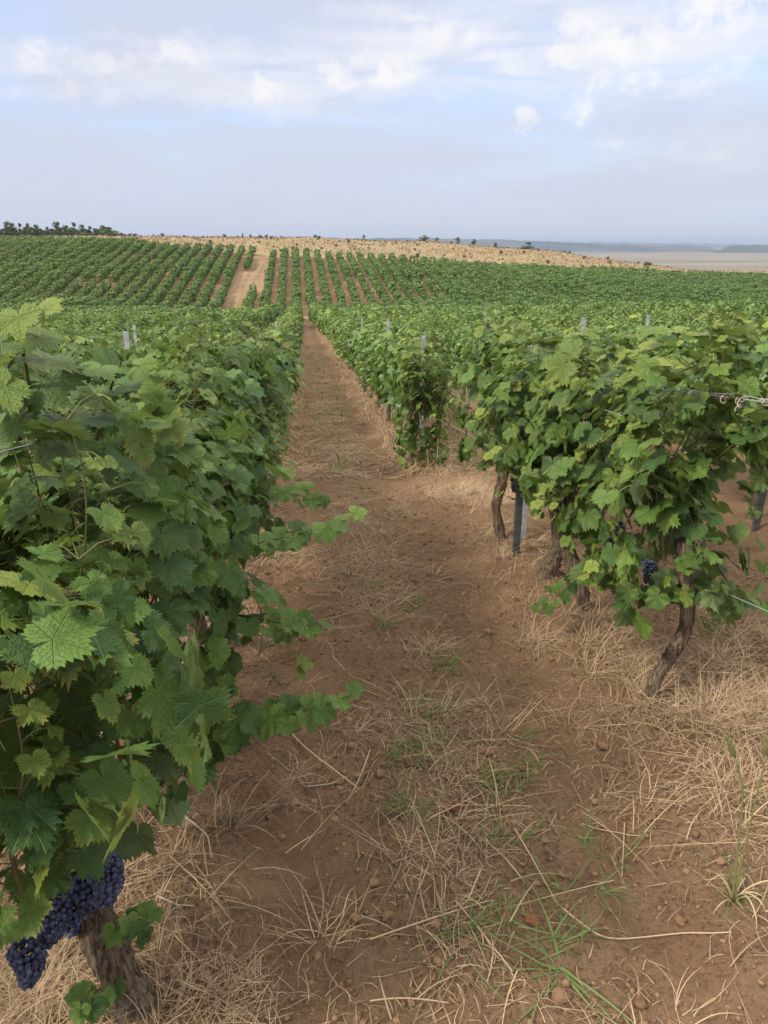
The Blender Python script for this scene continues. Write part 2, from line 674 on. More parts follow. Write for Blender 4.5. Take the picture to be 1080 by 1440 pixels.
def ground(x, y):
    x, y = np.asarray(x, float), np.asarray(y, float)
    z = base_z(x, y)
    d = np.hypot(x, y)
    near = np.exp(-(d / 16.0) ** 2)
    field = np.clip((156 - y) / 4, 0, 1)
    mound = 0.07 * np.exp(-(row_dist(x) / 0.30) ** 2) * field
    tracks = -0.035 * (np.exp(-((x + 0.05 + .05 * np.sin(y * .5)) / 0.17) ** 2) + np.exp(-((x - 0.98 - .04 * np.sin(y * .7)) / 0.17) ** 2)) * np.clip((90 - y) / 10, 0, 1)
    micro = near * (0.07 * fbm(x * 1.4, y * 1.4, 3, 3) + 0.045 * fbm(x * 7, y * 7, 11, 4) + 0.034 * np.abs(fbm(x * 22, y * 22, 23, 3)))
    broad = np.clip((d - 60) / 100, 0, 1) * np.clip((900 - y) / 400, 0, 1) * (0.5 * fbm(x * .06, y * .06, 31, 3) + .25 * fbm(x * .25, y * .25, 41, 2))
    return z + mound + tracks + micro + broad * np.clip((y - 150) / 30, 0.15, 1)


def gz(x, y):
    return float(ground(np.array([x]), np.array([y]))[0])


def at_ground(px, py):
    v = ray(px, py)
    lo, hi = 0.2, 400.0
    ts = np.geomspace(0.4, 400, 900)
    P = np.array([0, 0, CAM_H]) + ts[:, None] * v
    below = P[:, 2] < ground(P[:, 0], P[:, 1])
    if not below.any():
        return P[-1]
    return P[np.argmax(below)]


def lines(dense0, dense1, step, lo, hi, growth, cap):
    a = list(np.arange(dense0, dense1, step))
    s, x = step, a[-1]
    while x < hi:
        s = min(s * growth, cap(x))
        x += s
        a.append(x)
    s, x, b = step, dense0, []
    while x > lo:
        s = min(s * growth, cap(x))
        x -= s
        b.append(x)
    return np.array(b[::-1] + a)


gx = lines(-1.3, 2.3, .020, -18000, 18000, 1.07, lambda x: 4.0 if abs(x) < 150 else 1e9)
gy = lines(0.55, 6.0, .020, -60, 18000, 1.045, lambda y: 1.6 if y < 230 else 1e9)
gx = np.unique(np.concatenate([gx, np.arange(-13, -2.5, .30)]))
gx = np.clip(gx, -18000, 18000)
gy = np.clip(gy, -60, 18000)
GX, GY = np.meshgrid(gx, gy)
GZ = ground(GX, GY)
V = np.stack([GX, GY, GZ], 2).reshape(-1, 3)
nx, ny = len(gx), len(gy)
i, j = np.meshgrid(np.arange(ny - 1), np.arange(nx - 1), indexing='ij')
a = (i * nx + j).ravel()
F = np.stack([a, a + 1, a + nx + 1, a + nx], 1)


def edge_y(x):
    """Far end of the vineyard."""
    return np.interp(x, [-120, -60, -20, 0, 40, 120], [166, 164, 156, 154, 154, 156])




def track_x(y):
    """Centre line of the cart track on the far slope."""
    return -9.0 + 3.2 * (y - 98) / 56


X_, Y_ = V[:, 0], V[:, 1]
dry = np.clip((Y_ - edge_y(X_)) / 3 + .5 + fbm(X_ * .3, Y_ * .3, 7, 2), 0, 1)
plain = np.clip((Y_ - 500) / 300, 0, 1)
rut = np.abs(np.abs(X_ - track_x(Y_)) - .62)
trk = np.clip(1 - (np.abs(X_ - track_x(Y_)) - 1.05) / .5, 0, 1) * (.45 + .55 * np.exp(-(rut / .28) ** 2)) * np.clip((Y_ - 91) / 3, 0, 1) * np.clip((158 - Y_) / 4, 0, 1)
head = np.clip(1 - (np.abs(Y_ - 94.5) - 1.5) / 1.0, 0, 1)
trk = np.maximum(trk, head * .35)
COL = np.stack([dry, trk, plain, np.ones(len(V))], 1)

m, nt = new_mat('soil'); q = NT(nt)
dryA, trkA, plainA = q.attr('tint')
geo = q.node('ShaderNodeNewGeometry')
pos = geo.outputs['Position']
sx = q.node('ShaderNodeSeparateXYZ'); q.l.new(pos, sx.inputs[0])
fine = q.noise(55, 6, .7, pos)
grit = q.noise(210, 4, .75, pos)
med = q.noise(7, 5, .6, pos)
big = q.noise(.9, 4, .6, pos)
c = q.mix(q.mapr(med, .3, .7, 0, 1), (.215, .133, .080), (.320, .203, .124))
c = q.mix(q.mapr(fine, .35, .7, 0, .7), c, (.305, .198, .122))
c = q.mix(q.mapr(fine, .52, .32, 0, .75), c, (.062, .036, .022))
c = q.mix(q.mapr(big, .4, .7, 0, .5), c, (.205, .122, .070))
# matted straw bits: fine stretched fibres in two directions, in patches and in the strip between the wheel tracks
f1 = q.noise(9, 4, .6, q.scale(pos, (14, 2.2, 4)), 1.2)
f2 = q.noise(9, 4, .6, q.scale(pos, (2.2, 14, 4)), 1.2)
fib = q.math('MAXIMUM', q.mapr(f1, .56, .66, 0, 1), q.mapr(f2, .57, .67, 0, 1))
rowx = q.math('ABSOLUTE', q.math('SUBTRACT', q.math('FRACT', q.math('DIVIDE', q.math('ADD', sx.outputs[0], 0.555 + 200.0), 2.0)), 0.5))
strip = q.mapr(rowx, .04, .22, 1, 0)
under = q.mapr(rowx, .30, .46, 0, 1)
patch = q.mapr(q.noise(2.2, 4, .6, pos), .40, .62, 0, 1)
trk_ = q.mapr(q.math('ABSOLUTE', q.math('SUBTRACT', rowx, .255)), .03, .12, .7, 0)
c = q.mix(q.math('MULTIPLY', trk_, q.mapr(big, .3, .6, .3, 1)), c, q.mix(q.mapr(med, .3, .7, 0, 1), (.220, .132, .078), (.305, .188, .114)))
wgt = q.math('MAXIMUM', q.math('MULTIPLY', q.math('MAXIMUM', strip, under), .8), .18)
wgt = q.math('MULTIPLY', wgt, q.math('ADD', .25, q.math('MULTIPLY', patch, .75)))
c = q.mix(q.math('MULTIPLY', fib, wgt), c, (.42, .31, .175))
# farther down the rows the straw melts into a tan cast
yfar = q.mapr(sx.outputs[1], 6, 18, 0, .8)
c = q.mix(q.math('MULTIPLY', yfar, wgt), c, (.33, .235, .14))
# bare pale dirt on the cart track
ruts = q.node('ShaderNodeMath', operation='PINGPONG'); q.l.new(sx.outputs[0], ruts.inputs[0]); ruts.inputs[1].default_value = .85
tc_ = q.mix(q.mapr(q.noise(.5, 4, .6, pos), .4, .6, 0, 1), (.165, .115, .07), (.225, .165, .105))
c = q.mix(trkA, c, tc_)
# dry hill grass
d1 = q.noise(.35, 5, .65, pos)
d2 = q.noise(.06, 4, .6, q.scale(pos, (1, 2.5, 1)))
dc = q.mix(q.mapr(d1, .35, .65, 0, 1), (.20, .152, .086), (.265, .205, .120))
dc = q.mix(q.mapr(d2, .5, .68, 0, .6), dc, (.17, .12, .062))
c = q.mix(dryA, c, dc)
p1 = q.noise(.004, 5, .6, q.scale(pos, (.6, 2.6, 1)))
p2 = q.noise(.0012, 3, .5, q.scale(pos, (.4, 3.0, 1)))
pc = q.mix(q.mapr(p1, .35, .65, 0, 1), (.15, .122, .085), (.235, .19, .13))
pc = q.mix(q.mapr(p2, .48, .6, 0, .7), pc, (.10, .108, .065))
c = q.mix(plainA, c, pc)
c = q.mix(q.math('MULTIPLY', q.mapr(grit, .50, .34, 0, .45), q.math('SUBTRACT', 1.0, dryA)), c, (.055, .032, .020))
c = q.mix(q.math('MULTIPLY', q.mapr(grit, .56, .70, 0, .45), q.math('SUBTRACT', 1.0, dryA)), c, (.33, .235, .16))
bh = q.math('ADD', q.math('ADD', q.math('MULTIPLY', fine, .6), q.math('MULTIPLY', grit, .30)), q.math('MULTIPLY', med, 1.2))
q.bsdf(c, .95, .12, q.bump(bh, 1.0, .045)); M['soil'] = m

gr = mesh('ground', V, F, M['soil'], col=COL, smooth=True)
gr['kind'] = 'structure'
print('ground', len(V))

#@@TERRAIN_END
# ------------------------------------------------------------------ leaf templates
LOBES = [(-170, .36), (-142, .64), (-108, .82), (-80, .70), (-52, .93), (-27, .74), (0, 1.0), (27, .74), (52, .93), (80, .70), (108, .82), (142, .64), (170, .36)]


def leaf_template(rng, res):
    """Lobed, toothed grape leaf: petiole joint at the origin, tip towards +Y, face up."""
    lob = [(a_ + rng.uniform(-5, 5), r_ * rng.uniform(.90, 1.10)) for a_, r_ in LOBES]
    la, lr = np.array([p[0] for p in lob]), np.array([p[1] for p in lob])
    fold, cup, droop = rng.uniform(.18, .42), rng.uniform(-.16, .22), rng.uniform(.05, .30)
    ph, wob = rng.uniform(0, 6), rng.uniform(.05, .12)
    veins = np.radians([-105, -50, 0, 50, 105])

    def height(x, y):
        r_ = np.hypot(x, y)
        th = np.arctan2(x, y)
        dv = np.min(np.abs(th[:, None] - veins[None, :]), axis=1)
        return fold * r_ * np.sin(np.minimum(dv, .6)) - droop * r_ * r_ * .5 + cup * np.abs(x) * r_ + wob * r_ * r_ * np.sin(3 * th + ph)
    if res == 'hi':
        th = np.linspace(-172, 172, 61)
        r_ = np.interp(th, la, lr)
        tooth = np.where(np.arange(61) % 2 == 0, 1.09, 0.91) * rng.uniform(.94, 1.06, 61)
        ro = r_ * tooth
        thi = th[::2]
        ri = np.interp(thi, la, lr) * .45 + .10
        to, ti = np.radians(th), np.radians(thi)
        X = np.concatenate([[0], ri * np.sin(ti), ro * np.sin(to)])
        Y = np.concatenate([[0], ri * np.cos(ti), ro * np.cos(to)])
        ni = len(ti)
        F_ = []
        for k_ in range(ni - 1):
            F_.append((0, 1 + k_ + 1, 1 + k_))
            o_ = 1 + ni + 2 * k_
            F_ += [(1 + k_, o_ + 1, o_), (1 + k_, 1 + k_ + 1, o_ + 1), (1 + k_ + 1, o_ + 2, o_ + 1)]
    elif res == 'mid':
        th = np.radians(la)
        X = np.concatenate([[0], lr * np.sin(th)])
        Y = np.concatenate([[0], lr * np.cos(th)])
        F_ = [(0, k_ + 2, k_ + 1) for k_ in range(len(la) - 1)]
    else:
        th = np.radians([-150, -105, -50, 0, 50, 105, 150])
        rr_ = np.array([.5, .78, .88, 1.0, .88, .78, .5]) * rng.uniform(.9, 1.1, 7)
        X, Y = rr_ * np.sin(th), rr_ * np.cos(th)
        F_ = [(3, 2, 1), (3, 1, 0), (3, 0, 6), (3, 6, 5), (3, 5, 4)]
    F_ = np.array(F_)
    Z = height(X, Y)
    return np.stack([X, Y, Z], 1), F_[:, ::-1].copy() if _up(X, Y, F_) < 0 else F_, np.stack([X, Y], 1)


def _up(X, Y, F_):
    a_, b_, c_ = F_[0]
    return (X[b_] - X[a_]) * (Y[c_] - Y[a_]) - (Y[b_] - Y[a_]) * (X[c_] - X[a_])


_r = np.random.default_rng(5)
LEAF = {k_: [leaf_template(_r, k_) for _ in range(n_)] for k_, n_ in (('hi', 8), ('mid', 6), ('low', 4))}


def scatter(res, P, N, T, S, tint, rng):
    """Leaves at points P facing N with tips along T, sizes S."""
    N = unit(N)
    T = unit(T - N * np.sum(T * N, axis=1, keepdims=True))
    X = np.cross(T, N)
    which = rng.integers(0, len(LEAF[res]), len(P))
    out = []
    for w_, (tv, tf, tu) in enumerate(LEAF[res]):
        s_ = np.nonzero(which == w_)[0]
        if len(s_) == 0:
            continue
        R = np.stack([X[s_], T[s_], N[s_]], 2)                      # columns
        # every leaf its own curl and aspect
        asp = np.stack([rng.uniform(.85, 1.12, len(s_)), rng.uniform(.9, 1.1, len(s_)), rng.uniform(.3, 1.7, len(s_))], 1)
        tvv = tv[None, :, :] * asp[:, None, :]
        Vv = P[s_][:, None, :] + S[s_][:, None, None] * np.einsum('nij,nkj->nki', R, tvv)
        n_ = len(tv)
        Ff = tf[None] + (np.arange(len(s_)) * n_)[:, None, None]
        out.append((Vv.reshape(-1, 3), Ff.reshape(-1, 3), np.tile(tu, (len(s_), 1)), np.repeat(tint[s_], n_, axis=0), 0))
    return out


def canopy(seed, res='mid', half=.50, W=.33, zb=.50, zt=1.42, head=.58, n_shoot=15, n_shell=230, size=.078, yel=.0, sprawl=.28, lean=0.0, spread=1.0, lift=1.0, keep_if=None):
    """The leafy part of one vine round its own trunk base: shoots with leaves at their nodes, and outer leaves that fill the wall of foliage."""
    rng = np.random.default_rng(seed)
    parts = []
    P, N, T, S, A = [], [], [], [], []
    for k_ in range(n_shoot):
        y0 = rng.uniform(-half, half) * .8
        sx_ = rng.choice([-1, 1])
        p0 = np.array([rng.normal(0, .04), y0, head + rng.uniform(-.06, .10)])
        if rng.random() > sprawl:
            top = zt + rng.uniform(-.34, .18) * lift
            e = np.array([rng.uniform(-W, W) * .75 + lean, y0 + rng.uniform(-.22, .22) * spread, top])
            p1 = p0 + np.array([rng.uniform(-.1, .1), 0, .35])
            p2 = e + np.array([rng.uniform(-.08, .08), rng.uniform(-.1, .1), -.30])
        else:
            hgt = rng.uniform(zb + .35, zt)
            p1 = np.array([sx_ * W * .4, y0, hgt])
            p2 = np.array([sx_ * (W + .16), y0 + rng.uniform(-.2, .2), hgt + .08])
            e = np.array([sx_ * (W + rng.uniform(.02, .14)), y0 + rng.uniform(-.25, .25), max(zb, hgt - rng.uniform(.2, .7))])
        n_ = 16
        B_ = bez(p0, p1, p2, e, n_)
        tv, tf, tu = tube(B_, np.linspace(.0050, .0011, n_), 5 if res == 'hi' else 3, cap=False)
        rc = rng.random()
        if keep_if is None or keep_if(B_).all():
            parts.append((tv, tf, tu, const_col(len(tv), (rc, 0, 0, 1)), 1))
        for j_ in list(range(2, n_)) + [n_ - 1, n_ - 2, n_ - 1]:
            t_ = j_ / (n_ - 1)
            side = (1 if j_ % 2 else -1)
            d_ = unit((B_[j_] - B_[j_ - 1])[None])[0]
            out_ = np.array([sx_ * rng.uniform(.3, 1) if rng.random() < .6 else -sx_ * rng.uniform(.2, .8), side * rng.uniform(.2, .8), rng.uniform(-.1, .5)])
            out_ = out_ / np.linalg.norm(out_)
            pl = rng.uniform(.04, .085)
            q_ = B_[j_] + out_ * pl
            if res == 'hi' and (keep_if is None or keep_if(q_[None])[0]):
                a_, f_, u_ = tube(np.array([B_[j_], (B_[j_] + q_) / 2 + [0, 0, .008], q_]), [.0016, .0014, .0012], 3, cap=False)
                parts.append((a_, f_, u_, const_col(len(a_), (.3, 0, 0, 1)), 1))
            P.append(q_)
            N.append([out_[0] * .75, out_[1] * .35, .55 + .25 * t_ + rng.normal(0, .15)])
            T.append([out_[0] * .5, out_[1] * .6, -.75 + rng.normal(0, .3)])
            S.append(size * rng.uniform(.6, 1.2) * (1 - .45 * max(0, t_ - .55) / .45))
            A.append(max(0, t_ - .62) * 1.3 + rng.uniform(0, .22) + yel)
    # the outer wall of leaves
    zc_, hz_ = (zb + zt) / 2, (zt - zb) / 2
    ph = rng.uniform(0, 6, 4)
    n_ = n_shell
    y_ = rng.uniform(-half - .06, half + .06, n_)
    phi = rng.uniform(-math.pi, math.pi, n_)
    lump = 1 + .16 * np.sin(phi * 3 + y_ * 5 + ph[0]) + .16 * np.sin(y_ * 9 + phi * 2 + ph[1]) + .08 * np.sin(phi * 7 - y_ * 14 + ph[2])
    rad = rng.uniform(.62, 1.04, n_) ** .6 * lump
    sq = lambda v: np.sign(v) * np.abs(v) ** .62
    x_ = W * sq(np.cos(phi)) * rad + lean * .5
    z_ = zc_ + hz_ * sq(np.sin(phi)) * rad
    keep = rng.random(n_) > np.where(z_ < zb + .12, .25, 0.0)
    P2 = np.stack([x_, y_, z_], 1)[keep]
    ox, oz = np.cos(phi)[keep], np.sin(phi)[keep]
    m_ = len(P2)
    N2 = np.stack([ox * 1.0, rng.normal(0, .32, m_), .45 + np.maximum(oz, -.2) * .7], 1) + rng.normal(0, .42, (m_, 3))
    T2 = np.stack([ox * .35, rng.normal(0, .45, m_), -1 + np.maximum(oz, 0) * .6], 1) + rng.normal(0, .25, (m_, 3))
    S2 = size * rng.uniform(.5, 1.28, m_)
    A2 = np.clip(rng.normal(.12, .12, m_) + np.maximum(0, (P2[:, 2] - zt + .15)) * .9, 0, 1) + yel
    P, N, T, S, A = (np.concatenate([np.array(a_), b_]) for a_, b_ in ((P, P2), (N, N2), (T, T2), (S, S2), (A, A2)))
    if keep_if is not None:
        kk = keep_if(P)
        P, N, T, S, A = P[kk], N[kk], T[kk], S[kk], A[kk]
    A = np.clip(A, 0, .92)
    old = rng.random(len(A))
    A = np.where(old < .012 + yel * .16, rng.uniform(.62, .97 + yel * .15, len(A)), A)
    tint = np.stack([rng.random(len(A)), A, rng.random(len(A)), np.ones(len(A))], 1)
    parts += scatter(res, P, N, T, S, tint, rng)
    return join(parts)


def build_canopy(name, parent, **kw):
    V_, F_, U_, C_, M_ = canopy(**kw)
    return mesh(name, V_, F_, [M['leaf_near'] if kw.get('res') == 'hi' else M['leaf'], M['cane']], parent, U_, C_, True, M_)


def spray(name, parent, origin, pts, n_leaf, s0, s1, seed, yel=.05, res='hi'):
    """A single shoot with its leaves, through world points, local to origin."""
    rng = np.random.default_rng(seed)
    pts = np.asarray(pts, float) - np.asarray(origin, float)
    t = np.linspace(0, 1, len(pts))
    tt = np.linspace(0, 1, 24)
    B_ = np.stack([np.interp(tt, t, pts[:, c_]) for c_ in range(3)], 1)
    for _ in range(3):
        B_[1:-1] = (B_[:-2] + B_[1:-1] * 2 + B_[2:]) / 4
    parts = []
    a_, f_, u_ = tube(B_, np.linspace(.005, .0018, 24), 6, cap=False)
    parts.append((a_, f_, u_, const_col(len(a_), (.5, 0, 0, 1)), 1))
    P, N, T, S, A = [], [], [], [], []
    for k_ in range(n_leaf):
        f = (k_ + .6) / n_leaf
        p = np.array([np.interp(f, tt, B_[:, c_]) for c_ in range(3)])
        d_ = B_[min(23, int(f * 23) + 1)] - B_[max(0, int(f * 23) - 1)]
        d_ = d_ / np.linalg.norm(d_)
        side = np.cross(d_, [0, 0, 1.0])
        side /= max(np.linalg.norm(side), 1e-6)
        sg = 1 if k_ % 2 else -1
        o_ = side * sg * rng.uniform(.4, 1) + np.array([0, 0, rng.uniform(-.5, .45)]) + d_ * .3
        o_ /= np.linalg.norm(o_)
        pl = (s0 + (s1 - s0) * f) * rng.uniform(.4, .8)
        q_ = p + o_ * pl
        a_, f_, u_ = tube(np.array([p, (p + q_) / 2 + [0, 0, .006], q_]), [.0016, .0013, .0011], 3, cap=False)
        parts.append((a_, f_, u_, const_col(len(a_), (.4, 0, 0, 1)), 1))
        P.append(q_)
        N.append([rng.normal(0, .3) + .1, -.35 + rng.normal(0, .3), .8])
        T.append(o_ * .7 + np.array([0, 0, -.7]) + d_ * .4)
        S.append((s0 + (s1 - s0) * f) * rng.uniform(.85, 1.15))
        A.append(np.clip(yel + max(0, f - .7) * 1.2 + rng.uniform(0, .15), 0, .9))
    P, N, T, S, A = map(np.array, (P, N, T, S, A))
    tint = np.stack([rng.random(len(A)), A, rng.random(len(A)) * .7, np.ones(len(A))], 1)
    parts += scatter(res, P, N, T, S, tint, rng)
    V_, F_, U_, C_, M_ = join(parts)
    return mesh(name, V_, F_, [M['leaf_near'], M['cane']], parent, U_, C_, True, M_)


def trunk_mesh(name, parent, pts, radii, seed, seg=18):
    rng = np.random.default_rng(seed)
    pts = np.asarray(pts, float)
    t = np.linspace(0, 1, len(pts))
    n_ = 26
    tt = np.linspace(0, 1, n_)
    B_ = np.stack([np.interp(tt, t, pts[:, c_]) for c_ in range(3)], 1)
    for _ in range(2):
        B_[1:-1] = (B_[:-2] + 2 * B_[1:-1] + B_[2:]) / 4
    R = np.interp(tt, t, radii) * (1 + .10 * np.sin(tt * 17 + seed) + rng.uniform(-.06, .06, n_))
    v_, f_, u_ = tube(B_, R, seg, .16, rng)
    return mesh(name, v_, f_, M['bark'], parent, u_, None, True)


# berries: one shared ball, many bunch shapes
def icosphere():
    t = (1 + 5 ** .5) / 2
    v = [(-1, t, 0), (1, t, 0), (-1, -t, 0), (1, -t, 0), (0, -1, t), (0, 1, t), (0, -1, -t), (0, 1, -t), (t, 0, -1), (t, 0, 1), (-t, 0, -1), (-t, 0, 1)]
    f = [(0, 11, 5), (0, 5, 1), (0, 1, 7), (0, 7, 10), (0, 10, 11), (1, 5, 9), (5, 11, 4), (11, 10, 2), (10, 7, 6), (7, 1, 8),
         (3, 9, 4), (3, 4, 2), (3, 2, 6), (3, 6, 8), (3, 8, 9), (4, 9, 5), (2, 4, 11), (6, 2, 10), (8, 6, 7), (9, 8, 1)]
    return unit(np.array(v, float)), np.array(f)


def subdivide(v, f):
    e = {}
    v = list(map(tuple, v))

    def mid(a_, b_):
        k_ = (min(a_, b_), max(a_, b_))
        if k_ not in e:
            p = np.array(v[a_]) + np.array(v[b_])
            v.append(tuple(p / np.linalg.norm(p)))
            e[k_] = len(v) - 1
        return e[k_]
    nf = []
    for a_, b_, c_ in f:
        x, y, z = mid(a_, b_), mid(b_, c_), mid(c_, a_)
        nf += [(a_, x, z), (b_, y, x), (c_, z, y), (x, y, z)]
    return np.array(v), np.array(nf)


ICO = icosphere()
BALL = subdivide(*ICO)


def blobs(tmpl, P, S, rng, jitter=0.0, squash=None, tints=None):
    tv, tf = tmpl
    n_, k_ = len(P), len(tv)
    S = np.asarray(S, float)
    sc = S[:, None, None] * (1 + (rng.uniform(-jitter, jitter, (n_, k_, 1)) if jitter else 0))
    v = tv[None] * sc
    if squash is not None:
        v = v * squash[:, None, :]
    ang = rng.uniform(0, 6.283, n_)
    cs, sn = np.cos(ang)[:, None], np.sin(ang)[:, None]
    v = np.stack([v[:, :, 0] * cs - v[:, :, 1] * sn, v[:, :, 0] * sn + v[:, :, 1] * cs, v[:, :, 2]], 2) + P[:, None, :]
    f = tf[None] + (np.arange(n_) * k_)[:, None, None]
    if tints is None:
        tints = rng.random((n_, 1))
    col = np.repeat(np.concatenate([np.repeat(tints[:, :1], 3, 1), np.ones((n_, 1))], 1), k_, axis=0)
    return v.reshape(-1, 3), f.reshape(-1, 3), np.zeros((n_ * k_, 2)), col, 0


def grape_bunch(parent, origin, top, length, width, seed):
    """A hanging bunch: berries packed round a tapering stem."""
    rng = np.random.default_rng(seed)
    top = np.asarray(top, float) - np.asarray(origin, float)
    br = .0075
    P, R = [], []
    z = 0.0
    while z < length:
        f = z / length
        w_ = width * (math.sin(min(1, f * 3.2 + .35) * math.pi / 2) * (1 - f) ** .55 + .10)
        k_ = max(1, int(2 * math.pi * w_ / (br * 1.85)))
        o_ = rng.uniform(0, 6)
        for j_ in range(k_):
            a_ = o_ + j_ * 2 * math.pi / k_
            r_ = w_ * rng.uniform(.8, 1.08)
            P.append(top + [r_ * math.cos(a_) + .012 * math.sin(z * 30), r_ * math.sin(a_), -z + rng.uniform(-.004, .004)])
            R.append(br * rng.uniform(.82, 1.12))
        z += br * 1.55
    parts = [blobs(BALL, np.array(P), np.array(R), rng)]
    V_, F_, U_, C_, M_ = join(parts)
    return mesh('grape_cluster', V_, F_, M['grape'], parent, U_, C_)


# ------------------------------------------------------------------ the two rows beside the path: vines one can tell apart
ROW_L, ROW_R = -0.555, 1.445
VINES_L = 'grapevines in the row left of the dirt path'
VINES_R = 'grapevines in the row right of the dirt path'


def vine_root(x, y, label, group):
    return thing(empty('grapevine', (x, y, gz(x, y))), label, 'grapevine', group)


SPACE = 0.93
near_done = []            # (x, y) of vines built one by one

# --- left row
left_spec = [
    (1.48, dict(seed=102, W=.29, zb=.36, zt=1.40, head=.5, n_shell=860, n_shoot=26, sprawl=.06, size=.060), 'big dark grapevine at left front, with thick gnarled trunk and hanging blue grapes'),
    (2.40, dict(seed=103, W=.32, zb=.34, zt=1.25, n_shell=660, n_shoot=24, sprawl=.26, size=.060), 'dark green grapevine behind the front left one, with long low shoots reaching over the soil'),
    (3.32, dict(seed=104, W=.32, zb=.58, zt=1.27, n_shell=600, n_shoot=22, sprawl=.28, size=.061), 'third grapevine of the left row, a leafy shoot above the path at mid height'),
    (4.22, dict(seed=105, W=.32, zb=.70, zt=1.33, n_shell=520, n_shoot=21, sprawl=.3, size=.062), 'fourth grapevine of the left row, dense with dark leaves'),
    (5.02, dict(seed=106, W=.31, zb=.70, zt=1.31, n_shell=520, n_shoot=21, sprawl=.25, size=.062), 'fifth grapevine of the left row, bare grey trunk showing below its leaves'),
]
for Y, kw, lab in left_spec:
    r0 = vine_root(ROW_L, Y, lab, VINES_L)
    near_done.append((ROW_L, Y))
    o3 = np.array(r0.location)
    trim = None
    if Y < 3:
        # the foliage of the two front vines ends well above the soil, higher towards the path
        def trim(P, o3=o3):
            px, py, d = project(P + o3)
            return py < np.interp(px, [-200, 0, 40, 75, 130, 200, 250, 300, 335, 400], [1420, 1385, 1330, 1275, 1235, 1205, 1150, 1095, 1055, 1000]) - 34
    build_canopy('foliage', r0, res='hi', yel=.03, keep_if=trim, **kw)
    if Y == 1.48:
        pts = [at_y(205, 1470, 1.45), at_y(188, 1415, 1.47), at_y(162, 1360, 1.49), at_y(140, 1305, 1.52), at_y(120, 1230, 1.55)]
        pts = [p - o3 for p in pts]
        pts[0][2] = -.06
        trunk_mesh('trunk', r0, pts, [.060, .049, .047, .046, .042], 3, 26)
        for px, py, Yg, L_, w_, sd in ((140, 1212, 1.40, .125, .036, 1), (112, 1240, 1.46, .10, .030, 6), (62, 1262, 1.42, .14, .042, 2), (30, 1330, 1.36, .12, .034, 3), (90, 1275, 1.5, .09, .03, 4)):
            grape_bunch(r0, o3, at_y(px, py, Yg), L_, w_, 40 + sd)
        spray('shoot', r0, o3, [at_y(150, 1335, 1.46), at_y(175, 1290, 1.40), at_y(200, 1290, 1.38), at_y(212, 1300, 1.37)], 8, .036, .030, 71)
        spray('shoot', r0, o3, [at_y(160, 1380, 1.46), at_y(140, 1395, 1.40), at_y(125, 1405, 1.37), at_y(112, 1412, 1.36)], 7, .036, .032, 72, yel=.12)
        spray('shoot', r0, o3, [at_y(60, 640, 1.5), at_y(40, 540, 1.45), at_y(30, 480, 1.40), at_y(44, 440, 1.38)], 9, .072, .045, 73, yel=.35)
        spray('shoot', r0, o3, [at_y(130, 640, 1.55), at_y(150, 560, 1.55), at_y(170, 510, 1.5)], 7, .072, .05, 74, yel=.1)
    else:
        rng = np.random.default_rng(int(Y * 100))
        trunk_mesh('trunk', r0, [[0, 0, -.08], [.02, .02, .12], [rng.uniform(-.05, .05), -.02, .32], [0, 0, .62]], [.05, .042, .038, .045], int(Y * 10))
    if Y == 2.40:
        spray('shoot', r0, o3, [at_depth(290, 1040, 2.35), at_depth(360, 1010, 2.22), at_depth(430, 1000, 2.14), at_depth(492, 978, 2.06)], 17, .068, .040, 75, yel=.0)
        spray('shoot', r0, o3, [at_depth(300, 860, 2.7), at_depth(370, 870, 2.55), at_depth(415, 880, 2.5), at_depth(448, 878, 2.45)], 13, .066, .046, 76, yel=.02)
        spray('shoot', r0, o3, [at_depth(220, 1030, 2.3), at_depth(270, 1050, 2.2), at_depth(300, 1075, 2.16)], 7, .06, .045, 79, yel=.02)
    if Y == 3.32:
        spray('shoot', r0, o3, [at_depth(300, 775, 3.0), at_depth(360, 765, 2.82), at_depth(425, 748, 2.70), at_depth(495, 728, 2.60)], 19, .078, .042, 77, yel=.04)
        spray('shoot', r0, o3, [at_depth(280, 680, 3.3), at_depth(320, 655, 3.2), at_depth(360, 660, 3.15), at_depth(395, 672, 3.1)], 11, .076, .058, 78, yel=.2)
        spray('shoot', r0, o3, [at_depth(330, 700, 3.5), at_depth(380, 690, 3.4), at_depth(420, 695, 3.3), at_depth(450, 708, 3.25)], 11, .072, .046, 80, yel=.05)
        grape_bunch(r0, o3, at_depth(328, 700, 3.7), .13, .04, 50)

# --- right row
right_spec = [
    (2.90, dict(seed=201, W=.30, half=.30, zb=.33, zt=1.34, n_shell=500, n_shoot=19, sprawl=.25, size=.063, yel=.26, lean=.05), 'yellow-green grapevine at right front, its bare trunk bent like a bow'),
    (3.72, dict(seed=202, W=.33, half=.36, zb=.56, zt=1.29, n_shell=450, n_shoot=19, sprawl=.3, size=.062, yel=.23), 'grapevine behind the right front one, with blue grapes and a low leafy shoot'),
    (4.45, dict(seed=203, W=.36, half=.40, zb=.60, zt=1.35, n_shell=460, n_shoot=19, sprawl=.3, size=.062, yel=.20), 'bushy grapevine on two slanting trunks in the right row'),
    (5.35, dict(seed=204, W=.33, half=.28, zb=.62, zt=1.38, n_shell=430, n_shoot=19, sprawl=.15, size=.062, yel=.18), 'bushy grapevine at the gap in the right row, its crooked trunk beside a dark post'),
    (8.40, dict(seed=205, W=.25, half=.34, zb=.12, zt=1.24, head=.5, n_shell=520, n_shoot=19, sprawl=.22, size=.062, yel=.24), 'small grapevine just past the gap in the right row, leafy down to the ground'),
]
